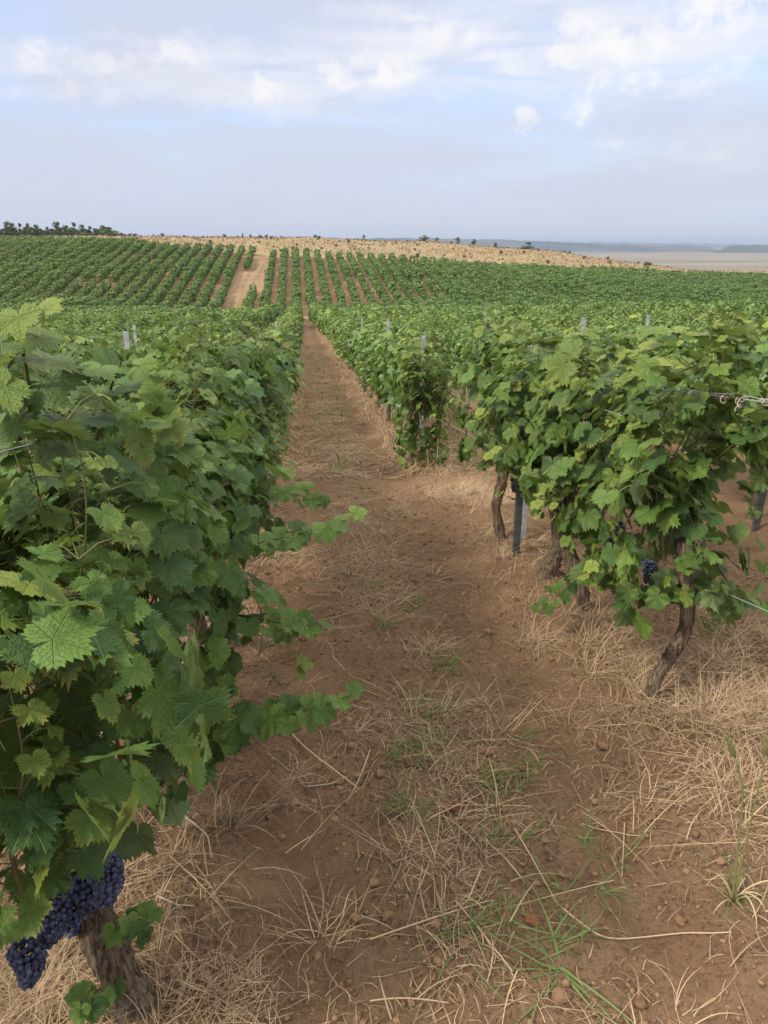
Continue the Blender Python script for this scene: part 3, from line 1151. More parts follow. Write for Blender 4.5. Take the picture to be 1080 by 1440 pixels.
for Y, kw, lab in right_spec:
    r0 = vine_root(ROW_R - (.13 if Y > 8 else 0), Y, lab, VINES_R)
    near_done.append((ROW_R, Y))
    o3 = np.array(r0.location)
    build_canopy('foliage', r0, res='hi', **kw)
    if Y == 2.90:
        g0 = at_ground(914, 985)
        dY = g0[1]
        pts = [g0 - [0, 0, .08], g0, at_y(920, 955, dY), at_y(945, 920, dY + .02), at_y(966, 885, dY + .04), at_y(968, 840, dY + .06), at_y(962, 760, dY + .08)]
        trunk_mesh('trunk', r0, [p - o3 for p in pts], [.040, .033, .027, .026, .026, .03, .035], 11)
        grape_bunch(r0, o3, at_y(925, 818, 2.8), .11, .035, 61)
        grape_bunch(r0, o3, at_y(912, 790, 2.9), .10, .03, 62)
        spray('shoot', r0, o3, [at_y(985, 640, 2.85), at_y(980, 700, 2.72), at_y(985, 760, 2.62), at_y(975, 800, 2.6)], 14, .066, .055, 81, yel=.12)
        spray('shoot', r0, o3, [at_y(1000, 620, 2.85), at_y(1030, 560, 2.8), at_y(1040, 500, 2.8), at_y(1035, 480, 2.8)], 10, .062, .05, 82, yel=.25)
        spray('shoot', r0, o3, [at_y(1000, 780, 2.85), at_y(1030, 830, 2.8), at_y(1060, 850, 2.78), at_y(1085, 860, 2.78)], 7, .05, .04, 86, yel=.1)
    if Y == 3.72:
        g0 = at_ground(822, 858)
        pts = [g0 - [0, 0, .08], g0, at_y(816, 820, g0[1]), at_y(800, 780, g0[1] + .04), at_y(790, 740, g0[1] + .08), at_y(800, 690, g0[1] + .1)]
        trunk_mesh('trunk', r0, [p - o3 for p in pts], [.044, .040, .036, .038, .044, .04], 12)
        for px, py, Yg, L_, w_, sd in ((862, 750, 3.45, .13, .04, 1), (838, 715, 3.55, .12, .038, 2), (868, 735, 3.6, .11, .036, 3), (820, 735, 3.6, .08, .03, 4)):
            grape_bunch(r0, o3, at_y(px, py, Yg), L_, w_, 70 + sd)
        spray('shoot', r0, o3, [at_y(855, 765, 3.4), at_y(830, 795, 3.3), at_y(795, 825, 3.22), at_y(758, 858, 3.16)], 18, .062, .044, 83, yel=.08)
    if Y == 4.45:
        g0 = at_ground(764, 812)
        pts = [g0 - [0, 0, .08], g0, at_y(782, 783, g0[1] + .02), at_y(800, 750, g0[1] + .06), at_y(805, 690, g0[1] + .08)]
        trunk_mesh('trunk', r0, [p - o3 for p in pts], [.060, .052, .044, .044, .04], 13)
        g1 = g0 + np.array([.16, .25, 0])
        trunk_mesh('trunk', r0, [p - o3 for p in (g1 - [0, 0, .1], g1 + [0, 0, .15], g1 + [-.04, .03, .35], g1 + [-.02, .05, .65])], [.04, .034, .03, .03], 14)
    if Y == 5.35:
        g0 = at_ground(706, 762)
        pts = [g0 - [0, 0, .08], g0, at_y(701, 735, g0[1]), at_y(697, 710, g0[1]), at_y(708, 675, g0[1] + .02), at_y(715, 610, g0[1] + .04)]
        trunk_mesh('trunk', r0, [p - o3 for p in pts], [.042, .036, .033, .033, .036, .04], 15)
        for px, py, Yg, L_, w_, sd in ((706, 655, 5.2, .14, .045, 1), (725, 670, 5.25, .12, .04, 2), (768, 665, 5.1, .12, .04, 3)):
            grape_bunch(r0, o3, at_y(px, py, Yg), L_, w_, 80 + sd)

# ------------------------------------------------------------------ the other vines near enough to be told apart: copies of a few kinds
kinds = []
for s in range(7):
    rng = np.random.default_rng(900 + s)
    r0 = empty('grapevine', (0, 0, 0))
    build_canopy('foliage', r0, res='mid', seed=300 + s, half=.50, W=rng.uniform(.30, .37), zb=rng.uniform(.48, .62), zt=rng.uniform(1.24, 1.38),
                 n_shell=330, n_shoot=16, size=.070, sprawl=.28, yel=[.08, .13, .05, .17, .10, .20, .07][s])
    bx = rng.uniform(-.07, .07)
    trunk_mesh('trunk', r0, [[0, 0, -.15], [.0, 0, .05], [bx, .03, .3], [0, 0, .66]], [.045, .038, .033, .04], 20 + s, 9)
    kinds.append(r0)

rows_x = np.array([ROW_L + 2.0 * k_ for k_ in range(-48, 62)])


def vine_height(y):
    return 1.45


def in_frame(x, y, z, mx, my=40):
    px, py, d = project(np.stack([x, y, z], 1))
    return (d > .2) & (px > -mx) & (px < 1080 + mx) & (py < 1440 + my) & (py > -my)


rngF = np.random.default_rng(77)
cand = []
for xr in rows_x:
    ys = np.arange(-1.3 if abs(xr) > 3 else 0.5, edge_y(xr), SPACE)
    cand.append(np.stack([np.full(len(ys), xr), ys + rngF.uniform(-.08, .08, len(ys))], 1))
cand = np.concatenate(cand)
X_, Y_ = cand[:, 0], cand[:, 1]
bad = (np.abs(X_ - track_x(Y_)) < 1.5) & (Y_ > 92)                     # the cart track on the far slope
bad |= (np.abs(Y_ - 94.5) < 1.9) & (X_ < 30)                            # headland in the dip
bad |= (np.abs(X_ - ROW_L) < .1) & (Y_ < 5.5)
bad |= (np.abs(X_ - ROW_R) < .1) & (Y_ < 9.0)
bad |= (np.abs(X_ - ROW_R - 2) < .1) & (Y_ < 1.6)
bad |= rngF.random(len(X_)) < np.where(Y_ > 96, .06, .035)             # dead vines leave gaps
bad |= (Y_ > 97) & (fbm(X_ * .2, Y_ * .12, 51, 3) < -.55)
cand = cand[~bad]
X_, Y_ = cand[:, 0], cand[:, 1]
G_ = base_z(X_, Y_) + .07
vis = in_frame(X_, Y_, G_ + 1.0, 30)
wide = in_frame(X_, Y_, G_ + 1.0, 320, 400) & (Y_ > -1)
# is the top of the vine seen over the rows between it and the camera?
seen = np.zeros(len(X_), bool)
top = G_ + 1.26
for n_ in range(len(X_)):
    if not vis[n_]:
        continue
    x, y = X_[n_], Y_[n_]
    lo, hi = (ROW_R, x - 1) if x > 0 else (x + 1, ROW_L)
    rx = rows_x[(rows_x > lo - .1) & (rows_x < hi + .1)]
    if len(rx) == 0:
        seen[n_] = True
        continue
    f = rx / x
    zl = CAM_H + (top[n_] - CAM_H) * f
    yl = y * f
    cover = base_z(rx, yl) + .07 + 1.26
    if x > 0:
        gap = (np.abs(rx - ROW_R) < .1) & (((yl > 6.0) & (yl < 7.4)) | (yl < 2.5))
        cover = np.where(gap, -99, cover)
    seen[n_] = bool(np.all(zl > cover))
dist = np.hypot(X_, Y_)
order = np.argsort(np.where(seen, dist, 1e9))
N_IND = 285
ind = order[:N_IND]
ind = ind[seen[ind]]
print('vines seen', int(seen.sum()), 'apart', len(ind), 'far limit', float(dist[ind].max()))
ORD = ['first', 'second', 'third', 'fourth', 'fifth', 'sixth', 'seventh', 'eighth', 'ninth', 'tenth', 'eleventh', 'twelfth', 'thirteenth', 'fourteenth', 'fifteenth',
       'sixteenth', 'seventeenth', 'eighteenth', 'nineteenth', 'twentieth', 'twenty-first', 'twenty-second', 'twenty-third', 'twenty-fourth', 'twenty-fifth']


def row_name(x):
    k_ = int(round((x - ROW_L) / 2.0))
    side, n_ = ('left', -k_) if k_ <= 0 else ('right', k_ - 1)
    if n_ == 0:
        return side, f'row {side} of the dirt path'
    return side, f'{ORD[n_]} row {side} of the dirt path'


used = set()
counts = {}
FOL = [k_.children[0] for k_ in kinds]
TRU = [k_.children[1] for k_ in kinds]
for n_, idx in enumerate(sorted(ind, key=lambda q_: (round(X_[q_]), Y_[q_]))):
    x, y = float(X_[idx]), float(Y_[idx])
    s = int(rngF.integers(0, 7))
    if s not in used:
        r0 = kinds[s]
        used.add(s)
    else:
        r0 = kinds[s].copy()
        C.objects.link(r0)
        for ch in (FOL[s], TRU[s]):
            c_ = ch.copy()
            C.objects.link(c_)
            c_.parent = r0
    side, rn = row_name(x)
    counts[rn] = counts.get(rn, 0) + 1
    j_ = counts[rn]
    pre = 'the' if False else ''
    onpath = rn.startswith('row')
    if onpath and side == 'left':
        lab = f'grapevine {ORD[min(j_ - 1, 24)]} after the grey trunk, in the {rn}' if j_ <= 25 else f'small distant grapevine far down the {rn}'
    elif onpath:
        lab = f'grapevine {ORD[min(j_ - 1, 24)]} beyond the gap, in the {rn}' if j_ <= 25 else f'small distant grapevine far down the {rn}'
    else:
        near = 'near end' if y < 14 else ('middle stretch' if y < 30 else 'far stretch')
        lab = f'leafy green grapevine in the {near} of the {rn}'
    thing(r0, lab, 'grapevine', f'grapevines in the {rn}')
    r0.location = (x + rngF.normal(0, .03), y, gz(x, y))
    r0.rotation_euler = (rngF.normal(0, .03), rngF.normal(0, .03), math.pi * int(rngF.integers(0, 2)) + rngF.normal(0, .12))
    sc = rngF.uniform(.92, 1.06)
    r0.scale = (sc, 1.0, sc * rngF.uniform(.95, 1.05))
for s in range(7):
    if s not in used:
        for o in (FOL[s], TRU[s], kinds[s]):
            bpy.data.objects.remove(o)

# ------------------------------------------------------------------ the rest of the vineyard, one mass
rest = np.setdiff1d(np.nonzero(wide)[0], ind)
low, mid_ = [], []
for s in range(5):
    V_, F_, U_, C_, M_ = canopy(400 + s, 'low', half=.50, W=.33, zb=.45, zt=1.38, n_shoot=9, n_shell=110, size=.115, yel=.03)
    mid_.append((V_, F_, C_))
    rng = np.random.default_rng(450 + s)
    k_ = 135
    phi = rng.uniform(-math.pi, math.pi, k_)
    sq = lambda v: np.sign(v) * np.abs(v) ** .6
    P = np.stack([.44 * sq(np.cos(phi)) * rng.uniform(.6, 1.1, k_), rng.uniform(-.80, .80, k_), .86 + .52 * sq(np.sin(phi)) * rng.uniform(.75, 1.15, k_)], 1)
    N = np.stack([np.cos(phi), rng.normal(0, .5, k_), .5 + np.maximum(np.sin(phi), -.2)], 1) + rng.normal(0, .3, (k_, 3))
    T = rng.normal(0, 1, (k_, 3)) - [0, 0, .7]
    A = np.clip(rng.normal(.16, .14, k_) + np.maximum(0, P[:, 2] - 1.25) * .8, 0, .9)
    tint = np.stack([rng.random(k_), A, rng.random(k_), np.ones(k_)], 1)
    pr = scatter('low', P, N, T, rng.uniform(.11, .165, k_), tint, rng)
    V_, F_, U_, C_, M_ = join(pr)
    low.append((V_, F_, C_))
print('rest', len(rest))
pieces = []
lib = {0: mid_, 1: low}
for lv in (0, 1):
    sel = rest[(dist[rest] < 62) if lv == 0 else (dist[rest] >= 62)]
    ch = rngF.integers(0, 5, len(sel))
    for s in range(5):
        ii = sel[ch == s]
        if len(ii) == 0:
            continue
        v, f, c = lib[lv][s]
        n_, k_ = len(ii), len(v)
        ang = rngF.integers(0, 2, n_) * math.pi + rngF.normal(0, .15, n_)
        cs, sn = np.cos(ang)[:, None], np.sin(ang)[:, None]
        vig = np.clip(1.0 + .35 * fbm(X_[ii] * .13, Y_[ii] * .13, 61, 3) + rngF.normal(0, .06, n_), .6, 1.3)
        vv = np.stack([v[None, :, 0] * cs - v[None, :, 1] * sn, v[None, :, 0] * sn + v[None, :, 1] * cs, np.repeat(v[None, :, 2], n_, 0)], 2)
        vv = vv * np.stack([vig, np.ones(n_), vig * rngF.uniform(.93, 1.06, n_)], 1)[:, None, :]
        vv = vv + np.stack([X_[ii] + rngF.normal(0, .09, n_), Y_[ii], ground(X_[ii], Y_[ii])], 1)[:, None, :]
        ff = f[None] + (np.arange(n_) * k_)[:, None, None]
        cc = np.repeat(c[None], n_, 0).copy()
        hue = np.clip(.05 + .22 * fbm(X_[ii] * .05, Y_[ii] * .05, 71, 3) + rngF.normal(0, .07, n_), -.2, .5)
        cc[:, :, 1] = np.clip(cc[:, :, 1] + hue[:, None], 0, .9)
        pieces.append((vv.reshape(-1, 3), ff.reshape(-1, 3), np.zeros((n_ * k_, 2)), cc.reshape(-1, 4), 0))
V_, F_, U_, C_, M_ = join(pieces)
o = mesh('vineyard_foliage', V_, F_, M['leaf'], col=C_)
o['kind'] = 'stuff'
thing(o, 'far rows of green grapevines covering both slopes of the shallow valley', 'vineyard')
print('vineyard tris', len(F_))
# their trunks, for the ones within sight under the leaves
tr = rest[(dist[rest] < 150)]

#@@VINES_END
# ------------------------------------------------------------------ posts and wires
def c_post(name, loc, h, mat_, label, group, tilt=(0, 0), below=.25):
    """A rolled steel vineyard post: open channel with hooked edges and wire notches."""
    w, d, t = .044, .030, .0035
    prof = [(-w / 2, 0), (w / 2, 0), (w / 2, d), (w / 2 - .010, d), (w / 2 - .010, d - t), (w / 2 - t, d - t), (w / 2 - t, t), (-w / 2 + t, t), (-w / 2 + t, d - t), (-w / 2 + .010, d - t), (-w / 2 + .010, d), (-w / 2, d)]
    n_ = len(prof)
    r0 = thing(empty(name, loc), label, 'vineyard post', group)
    V_ = [(x - 0, y - d / 2, z) for z in (-below, h) for x, y in prof]
    F_ = []
    for k_ in range(n_):
        a_, b_ = k_, (k_ + 1) % n_
        F_ += [(a_, b_, b_ + n_), (a_, b_ + n_, a_ + n_)]
    for fan in ((0, 1, 6), (0, 6, 7), (1, 2, 6), (2, 5, 6), (2, 3, 5), (3, 4, 5), (0, 7, 11), (7, 8, 11), (8, 10, 11), (8, 9, 10)):
        F_.append(tuple(q_ + n_ for q_ in fan))
    mesh('channel', np.array(V_), np.array(F_), mat_, r0, smooth=False)
    # pressed-out hooks that carry the wires
    for z in np.arange(.45, h - .05, .26):
        for s in (-1, 1):
            p, f, u = tube(np.array([[s * w / 2, -.004, z - .012], [s * (w / 2 + .007), -.004, z], [s * (w / 2 + .002), -.004, z + .014]]), [.0025, .0025, .0018], 5)
            mesh('hook', p, f, mat_, r0)
    r0.rotation_euler = (tilt[0], tilt[1], 0)
    return r0


POSTS = 'steel vineyard posts'
g = at_ground(725, 783)
c_post('vineyard_post', (g[0], g[1], gz(g[0], g[1])), 1.22, M['dark_steel'], 'dark steel post beside a crooked trunk in the right row', POSTS)
p = at_y(594, 472, 9.05)
c_post('vineyard_post', (p[0], 9.05, gz(p[0], 9.05)), float(p[2] - gz(p[0], 9.05)), M['steel'], 'pale steel post rising above a small vine past the gap in the right row', POSTS, (0, .01))
X3 = ROW_R + 2.0
c_post('vineyard_post', (at_y(1062, 745, 5.0)[0], 5.0, gz(X3, 5.0)), 1.62, M['dark_steel'], 'dark leaning steel post at the right edge behind the yellow-green vine', POSTS, (0, .035))
p = at_y(990, 482, 6.2)
c_post('vineyard_post', (p[0] - .02, 6.2, gz(p[0], 6.2)), float(p[2] - gz(p[0], 6.2)), M['steel'], 'pale steel post top above the vines at upper right', POSTS, (0, .02))
p = at_y(740, 525, 7.2)
c_post('vineyard_post', (1.52, 5.0, gz(1.52, 5.0)), 1.36, M['steel'], 'pale steel post half buried in the leaves of the right row', POSTS)
p = at_y(177, 466, 7.4)
c_post('vineyard_post', (p[0], 7.4, gz(p[0], 7.4)), float(p[2] - gz(p[0], 7.4)), M['steel'], 'bluish post tip poking above the vines left of the path', POSTS)
for (x, Y, h) in ((ROW_R, 13.4, 1.66), (ROW_R, 19.0, 1.66), (X3, 9.3, 1.66), (X3, 14.6, 1.68), (ROW_R + 4, 12.0, 1.68), (ROW_L - 2, 12.5, 1.62), (ROW_L, 17.0, 1.6)):
    c_post('vineyard_post', (x, Y, gz(x, Y)), h, M['steel'], 'slim pale post barely rising out of the farther vine rows', 'slim posts among the farther vines', (0, rngF.normal(0, .02)))



def wire(pts, label, r=.0016, name='trellis_wire', group='trellis wires'):
    pts = np.array(pts)
    p, f, u = tube(pts, np.full(len(pts), r), 6)
    return thing(mesh(name, p, f, M['wire'], None, u), label, 'wire', group)


def along(x, y0, y1, z, sag=.01, n_=40):
    ys = np.linspace(y0, y1, n_)
    return [(x, y, float(base_z(x, y)) + z - sag * math.sin(y * 1.3) ** 2) for y in ys]


# the bare stretch of wire at upper right, hung with dried tendrils
def px_wire(points, n_=24):
    P = np.array([at_y(*q_) for q_ in points])
    t = np.linspace(0, 1, len(P))
    tt = np.linspace(0, 1, n_)
    return np.stack([np.interp(tt, t, P[:, c_]) for c_ in range(3)], 1)


wt = px_wire([(840, 533, 3.7), (900, 541, 3.3), (960, 551, 2.95), (1010, 557, 2.7), (1080, 566, 2.45), (1180, 580, 2.1)])
root = thing(empty('trellis_wire', wt[8]), 'top trellis wire with dried curled tendrils at the upper right edge', 'wire', 'trellis wires')
p, f, u = tube(wt - wt[8], np.full(len(wt), .0022), 6)
mesh('strand', p, f, M['wire'], root, u)
wt2 = wt - wt[8] + [0, 0, .010] + np.stack([np.zeros(24), np.zeros(24), .004 * np.sin(np.arange(24) * .9)], 1)
p, f, u = tube(wt2, np.full(len(wt), .0018), 6)
mesh('strand', p, f, M['wire'], root, u)
rng = np.random.default_rng(4)
ten = []
for k_ in range(26):
    b_ = rng.uniform(.42, .95)
    c0_ = np.array([np.interp(b_, np.linspace(0, 1, 24), wt[:, c_]) for c_ in range(3)]) - wt[8]
    tt = np.linspace(0, rng.uniform(5, 13), 22)
    r_ = rng.uniform(.006, .014)
    ax = rng.uniform(-.03, .03)
    hang = rng.uniform(0, .05) if k_ % 4 == 0 else 0
    P = np.stack([r_ * np.cos(tt) + ax * tt / 8, ax * tt / 6 + .004 * tt / 6, r_ * np.sin(tt) - hang * tt / 13], 1) + c0_
    p, f, u = tube(P, np.linspace(.0024, .0012, 22), 4)
    mesh('dried_tendril', p, f, M['twig'], root, u, const_col(len(p), (rng.uniform(.6, 1), 0, 0, 1)))
wire(px_wire([(985, 815, 2.75), (1030, 838, 2.55), (1085, 862, 2.35), (1200, 910, 2.0)]), 'slack low wire running off the right edge under the front right vine')
wire(along(ROW_R, 3.2, 46, .62), 'lowest trellis wire of the right row, hidden among trunks', .0016)
wire(along(ROW_R + .02, 3.2, 46, 1.16), 'upper trellis wire of the right row, mostly inside the leaves', .0016)
wire(px_wire([(-90, 690, 1.3), (0, 636, 1.42), (70, 618, 1.62), (140, 604, 2.0)]), 'thin dark wire at the left edge of the left row')
wire(along(ROW_L, 1.6, 46, .66), 'lower trellis wire of the left row, hidden among leaves', .0016)
wire(along(X3, 3.0, 40, 1.18), 'trellis wire of the second row right of the path', .0016)

# ------------------------------------------------------------------ soil litter: clods, straw, grasses
rng = np.random.default_rng(12)


def pick(n_, y0, y1, dens, x0=-1.6, x1=2.9, power=1.0):
    """Ground points inside the view, thinned by a density function."""
    out = []
    tot = 0
    while tot < n_:
        m_ = 20000
        y = y0 + (y1 - y0) * rng.random(m_) ** power
        x = rng.uniform(x0, x1, m_)
        z = base_z(x, y)
        ok = in_frame(x, y, z, 120, 140) & (rng.random(m_) < dens(x, y))
        P = np.stack([x, y], 1)[ok]
        out.append(P)
        tot += len(P)
    P = np.concatenate(out)[:n_]
    return np.concatenate([P, ground(P[:, 0], P[:, 1])[:, None]], 1)


def straw_dens(x, y):
    strip = np.exp(-((x - .46 - .06 * np.sin(y * 1.3)) / .30) ** 2)
    under = np.exp(-((x - ROW_R) / .42) ** 2) * .75 + np.exp(-((x - ROW_L) / .42) ** 2) * np.where(y < 3, .38, .6)
    n_ = np.clip(.42 + 2.0 * fbm(x * 2.3, y * 2.3, 81, 3), .02, 1)
    return np.clip((strip + under) * n_ + .035, 0, 1)


def bare_dens(x, y):
    return np.clip(1.1 - straw_dens(x, y) * .8, .1, 1) * np.clip(.55 + 1.3 * fbm(x * 3, y * 3, 91, 2), .1, 1)


# clods
P = pick(17000, .7, 7.5, bare_dens, power=1.5)
S = np.clip(rng.lognormal(-5.35, .50, len(P)), .0026, .017)
sq_ = np.stack([rng.uniform(.8, 1.3, len(P)), rng.uniform(.8, 1.2, len(P)), rng.uniform(.5, .85, len(P))], 1)
P[:, 2] += S * .12
bigm = S > .012
pr = [blobs(BALL, P[bigm], S[bigm], rng, .24, sq_[bigm]), blobs(ICO, P[~bigm], S[~bigm], rng, .32, sq_[~bigm])]
V_, F_, U_, C_, M_ = join(pr)
o = mesh('soil_crumbs', V_, F_, M['clod'], col=C_)
o['kind'] = 'stuff'
thing(o, 'loose crumbs and clods of brown soil along the path', 'soil')


def ribbons(P, az, L, Wd, z0, arch, bend, tint, n_=5, lean=None, twist=0.0):
    """Curved ribbons from points P: az heading, L length, arch = height of the middle (lying), lean = (up share, droop) for standing blades."""
    k_ = len(P)
    t = np.linspace(0, 1, n_)[None, :]
    a = az[:, None] + bend[:, None] * (t - .3)
    dx = np.cumsum(np.concatenate([np.zeros((k_, 1)), np.cos(a[:, 1:])], 1), 1) / (n_ - 1)
    dy = np.cumsum(np.concatenate([np.zeros((k_, 1)), np.sin(a[:, 1:])], 1), 1) / (n_ - 1)
    if lean is None:
        x = P[:, 0:1] + dx * L[:, None]
        y = P[:, 1:2] + dy * L[:, None]
        ge = ground(x, y)
        z = ge[:, :1] * (1 - t) + ge[:, -1:] * t + .25 * (ge.max(axis=1, keepdims=True) - ge.mean(axis=1, keepdims=True)) + z0[:, None] + arch[:, None] * np.sin(t * math.pi)
    else:
        up, droop = lean
        out = np.sqrt(np.maximum(0, 1 - up ** 2))[:, None] * t + droop[:, None] * t ** 2.2
        x = P[:, 0:1] + np.cos(a) * out * L[:, None]
        y = P[:, 1:2] + np.sin(a) * out * L[:, None]
        z = P[:, 2:3] + L[:, None] * (up[:, None] * t - droop[:, None] * .8 * t ** 2.6) + z0[:, None]
        z = np.maximum(z, ground(x, y) + .003)
    B_ = np.stack([x, y, z], 2)
    wv = np.stack([-np.sin(a), np.cos(a), np.full_like(a, twist)], 2)
    wd = (Wd[:, None] * (1 - .75 * t ** 2))[:, :, None] * .5
    V_ = np.stack([B_ - wv * wd, B_ + wv * wd], 2).reshape(-1, 3)
    s_ = np.arange(n_ - 1)
    q1 = np.stack([s_ * 2, s_ * 2 + 1, s_ * 2 + 3, s_ * 2 + 2], 1)
    F_ = (q1[None] + (np.arange(k_) * n_ * 2)[:, None, None]).reshape(-1, 4)
    return V_, F_, np.zeros((len(V_), 2)), np.repeat(tint, n_ * 2, axis=0), 0


def tints(k_, lo=0, hi=1, g=None):
    r_ = rng.uniform(lo, hi, k_)
    return np.stack([r_, np.zeros(k_) if g is None else g, rng.random(k_), np.ones(k_)], 1)


parts = []
P = pick(20000, .65, 9, straw_dens, power=1.35)      # short broken bits
k_ = len(P)
parts.append(ribbons(P, rng.uniform(0, 6.28, k_), rng.uniform(.015, .085, k_), rng.uniform(.0012, .0034, k_), rng.uniform(.002, .010, k_), rng.uniform(0, .012, k_), rng.normal(0, .55, k_), tints(k_, -.15, .85), 4))
P = pick(1700, .65, 9, straw_dens, power=1.3)        # longer stalks
k_ = len(P)
parts.append(ribbons(P, rng.normal(1.2, 1.2, k_), rng.uniform(.06, .20, k_), rng.uniform(.0016, .0040, k_), rng.uniform(.003, .022, k_), rng.uniform(0, .03, k_), rng.normal(0, .5, k_), tints(k_, .05, .95), 6))
P = pick(150, .65, 8, lambda x, y: np.clip(straw_dens(x, y) + .1, 0, 1), power=1.3)        # long bright straws
k_ = len(P)
parts.append(ribbons(P, rng.uniform(0, 6.28, k_), rng.uniform(.16, .40, k_), rng.uniform(.0022, .0042, k_), rng.uniform(.006, .03, k_), rng.uniform(0, .02, k_), rng.normal(0, .2, k_), tints(k_, .6, 1), 6))
P = pick(15000, 8, 34, lambda x, y: straw_dens(x, y), x0=-3, x1=6, power=1.2)      # farther: coarser
k_ = len(P)
parts.append(ribbons(P, rng.uniform(0, 6.28, k_), rng.uniform(.08, .30, k_), rng.uniform(.006, .013, k_), rng.uniform(.004, .02, k_), rng.uniform(0, .03, k_), rng.normal(0, .9, k_), tints(k_, .2, 1), 4))
V_, F_, U_, C_, M_ = join(parts)
o = mesh('straw_litter', V_, F_, M['straw'], col=C_)
o['kind'] = 'stuff'
thing(o, 'dry broken straw strewn over the brown soil of the path', 'straw')

# dry standing grass: tufts under the vines and along the middle strip
parts = []


def tufts(cs, n_lo, n_hi, h_lo, h_hi, up_lo, up_hi, w_lo, w_hi, rad, g=None, tl=.4, th_=1.0, nseg=6):
    reps = rng.integers(n_lo, n_hi, len(cs))
    Pb = np.repeat(cs, reps, axis=0)
    k_ = len(Pb)
    off = rng.normal(0, rad, (k_, 2))
    Pb = Pb + np.concatenate([off, np.zeros((k_, 1))], 1)
    Pb[:, 2] = ground(Pb[:, 0], Pb[:, 1]) - .004
    hs = np.repeat(rng.uniform(.75, 1.25, len(cs)), reps)
    az_ = np.where(rng.random(k_) < .6, np.arctan2(off[:, 1], off[:, 0]), rng.uniform(0, 6.28, k_)) + rng.normal(0, .5, k_)
    up = rng.uniform(up_lo, up_hi, k_)
    return ribbons(Pb, az_, rng.uniform(h_lo, h_hi, k_) * hs, rng.uniform(w_lo, w_hi, k_), np.zeros(k_), np.zeros(k_), rng.normal(0, .5, k_),
                   tints(k_, tl, th_, g if g is None else np.full(k_, g)), nseg, (up, rng.uniform(.05, .55, k_) * (1 - up * .4)), .25)


def under_dens(x, y):
    return np.clip(np.exp(-((x - ROW_R + .05) / .30) ** 2) + np.exp(-((x - ROW_L) / .30) ** 2) + .10 * np.exp(-((x - .5) / .3) ** 2), 0, 1) * np.clip(.5 + 1.6 * fbm(x * 1.7, y * 1.7, 95, 2), .02, 1)


parts.append(tufts(pick(150, .9, 9, under_dens), 12, 28, .08, .24, .35, .95, .0018, .0036, .03))
parts.append(tufts(pick(90, .65, 6, straw_dens), 8, 18, .05, .16, .2, .8, .0018, .0034, .02))
parts.append(tufts(pick(420, 8, 34, under_dens, x0=-3, x1=6), 10, 20, .10, .30, .5, .95, .006, .011, .06, nseg=4))
# golden heap of dead grass at the front right trunk and at the gap
for (px, py, n1, rd, hh) in ((955, 1005, 22, .13, .26), (1040, 1010, 22, .14, .24), (890, 935, 14, .10, .20), (750, 905, 10, .05, .22), (640, 695, 30, .22, .26), (600, 920, 8, .05, .16), (690, 700, 22, .16, .26), (830, 905, 14, .10, .2), (1050, 900, 20, .15, .2),
                             (790, 800, 12, .08, .2), (560, 725, 8, .06, .2), (1010, 930, 16, .12, .2), (480, 610, 8, .1, .25), (400, 600, 14, .2, .3), (375, 770, 14, .15, .22), (200, 1240, 8, .07, .14), (90, 1400, 26, .09, .2), (40, 1430, 20, .06, .2), (260, 1420, 10, .08, .14), (350, 1425, 7, .06, .12), (1065, 1110, 14, .06, .24), (1060, 1000, 22, .12, .3)):
    c_ = at_ground(px, py)
    cs = c_ + np.concatenate([rng.normal(0, rd, (n1, 2)), np.zeros((n1, 1))], 1)
    parts.append(tufts(cs, 10, 20, hh * .4, hh, .15, .85, .0014, .0030, .03))
V_, F_, U_, C_, M_ = join(parts)
o = mesh('dry_grass', V_, F_, M['straw'], col=C_)
o['kind'] = 'stuff'
thing(o, 'pale dry grass standing under the vines and in the middle of the path', 'dry grass')

# green grass in the middle strip
parts = []
for (px, py, n1, rd) in ((605, 1000, 7, .05), (590, 1055, 7, .05), (575, 1150, 6, .04), (560, 720, 6, .06), (520, 830, 5, .05), (700, 1110, 6, .05), (745, 1080, 4, .04), (690, 1290, 6, .05), (800, 1250, 4, .05),
                         (515, 700, 6, .1), (480, 640, 6, .12), (620, 940, 4, .04), (780, 1330, 4, .04), (1010, 890, 5, .05), (545, 880, 4, .05), (640, 1320, 3, .04), (720, 1200, 4, .04), (585, 850, 4, .05), (1035, 1250, 3, .03),
                         (830, 1190, 3, .04), (555, 1080, 4, .04), (465, 575, 8, .2), (455, 540, 8, .25)):
    c_ = at_ground(px, py)
    cs = c_ + np.concatenate([rng.normal(0, rd, (n1, 2)), np.zeros((n1, 1))], 1)
    parts.append(tufts(cs, 4, 9, .06, .17, .2, .85, .0025, .0055, .012, tl=.2, th_=1.0))
c_ = at_ground(790, 1368)
parts.append(tufts(np.tile(c_, (2, 1)), 5, 7, .14, .24, .1, .35, .005, .008, .012, tl=.5))
P = pick(60, 8, 40, lambda x, y: np.exp(-((x - .5) / .35) ** 2))
parts.append(tufts(P, 6, 12, .08, .22, .5, .95, .006, .012, .05, nseg=4))
V_, F_, U_, C_, M_ = join(parts)
o = mesh('green_grass', V_, F_, M['blade'], col=C_)
o['kind'] = 'stuff'
thing(o, 'sparse green grass blades growing in the middle strip of the path', 'grass')


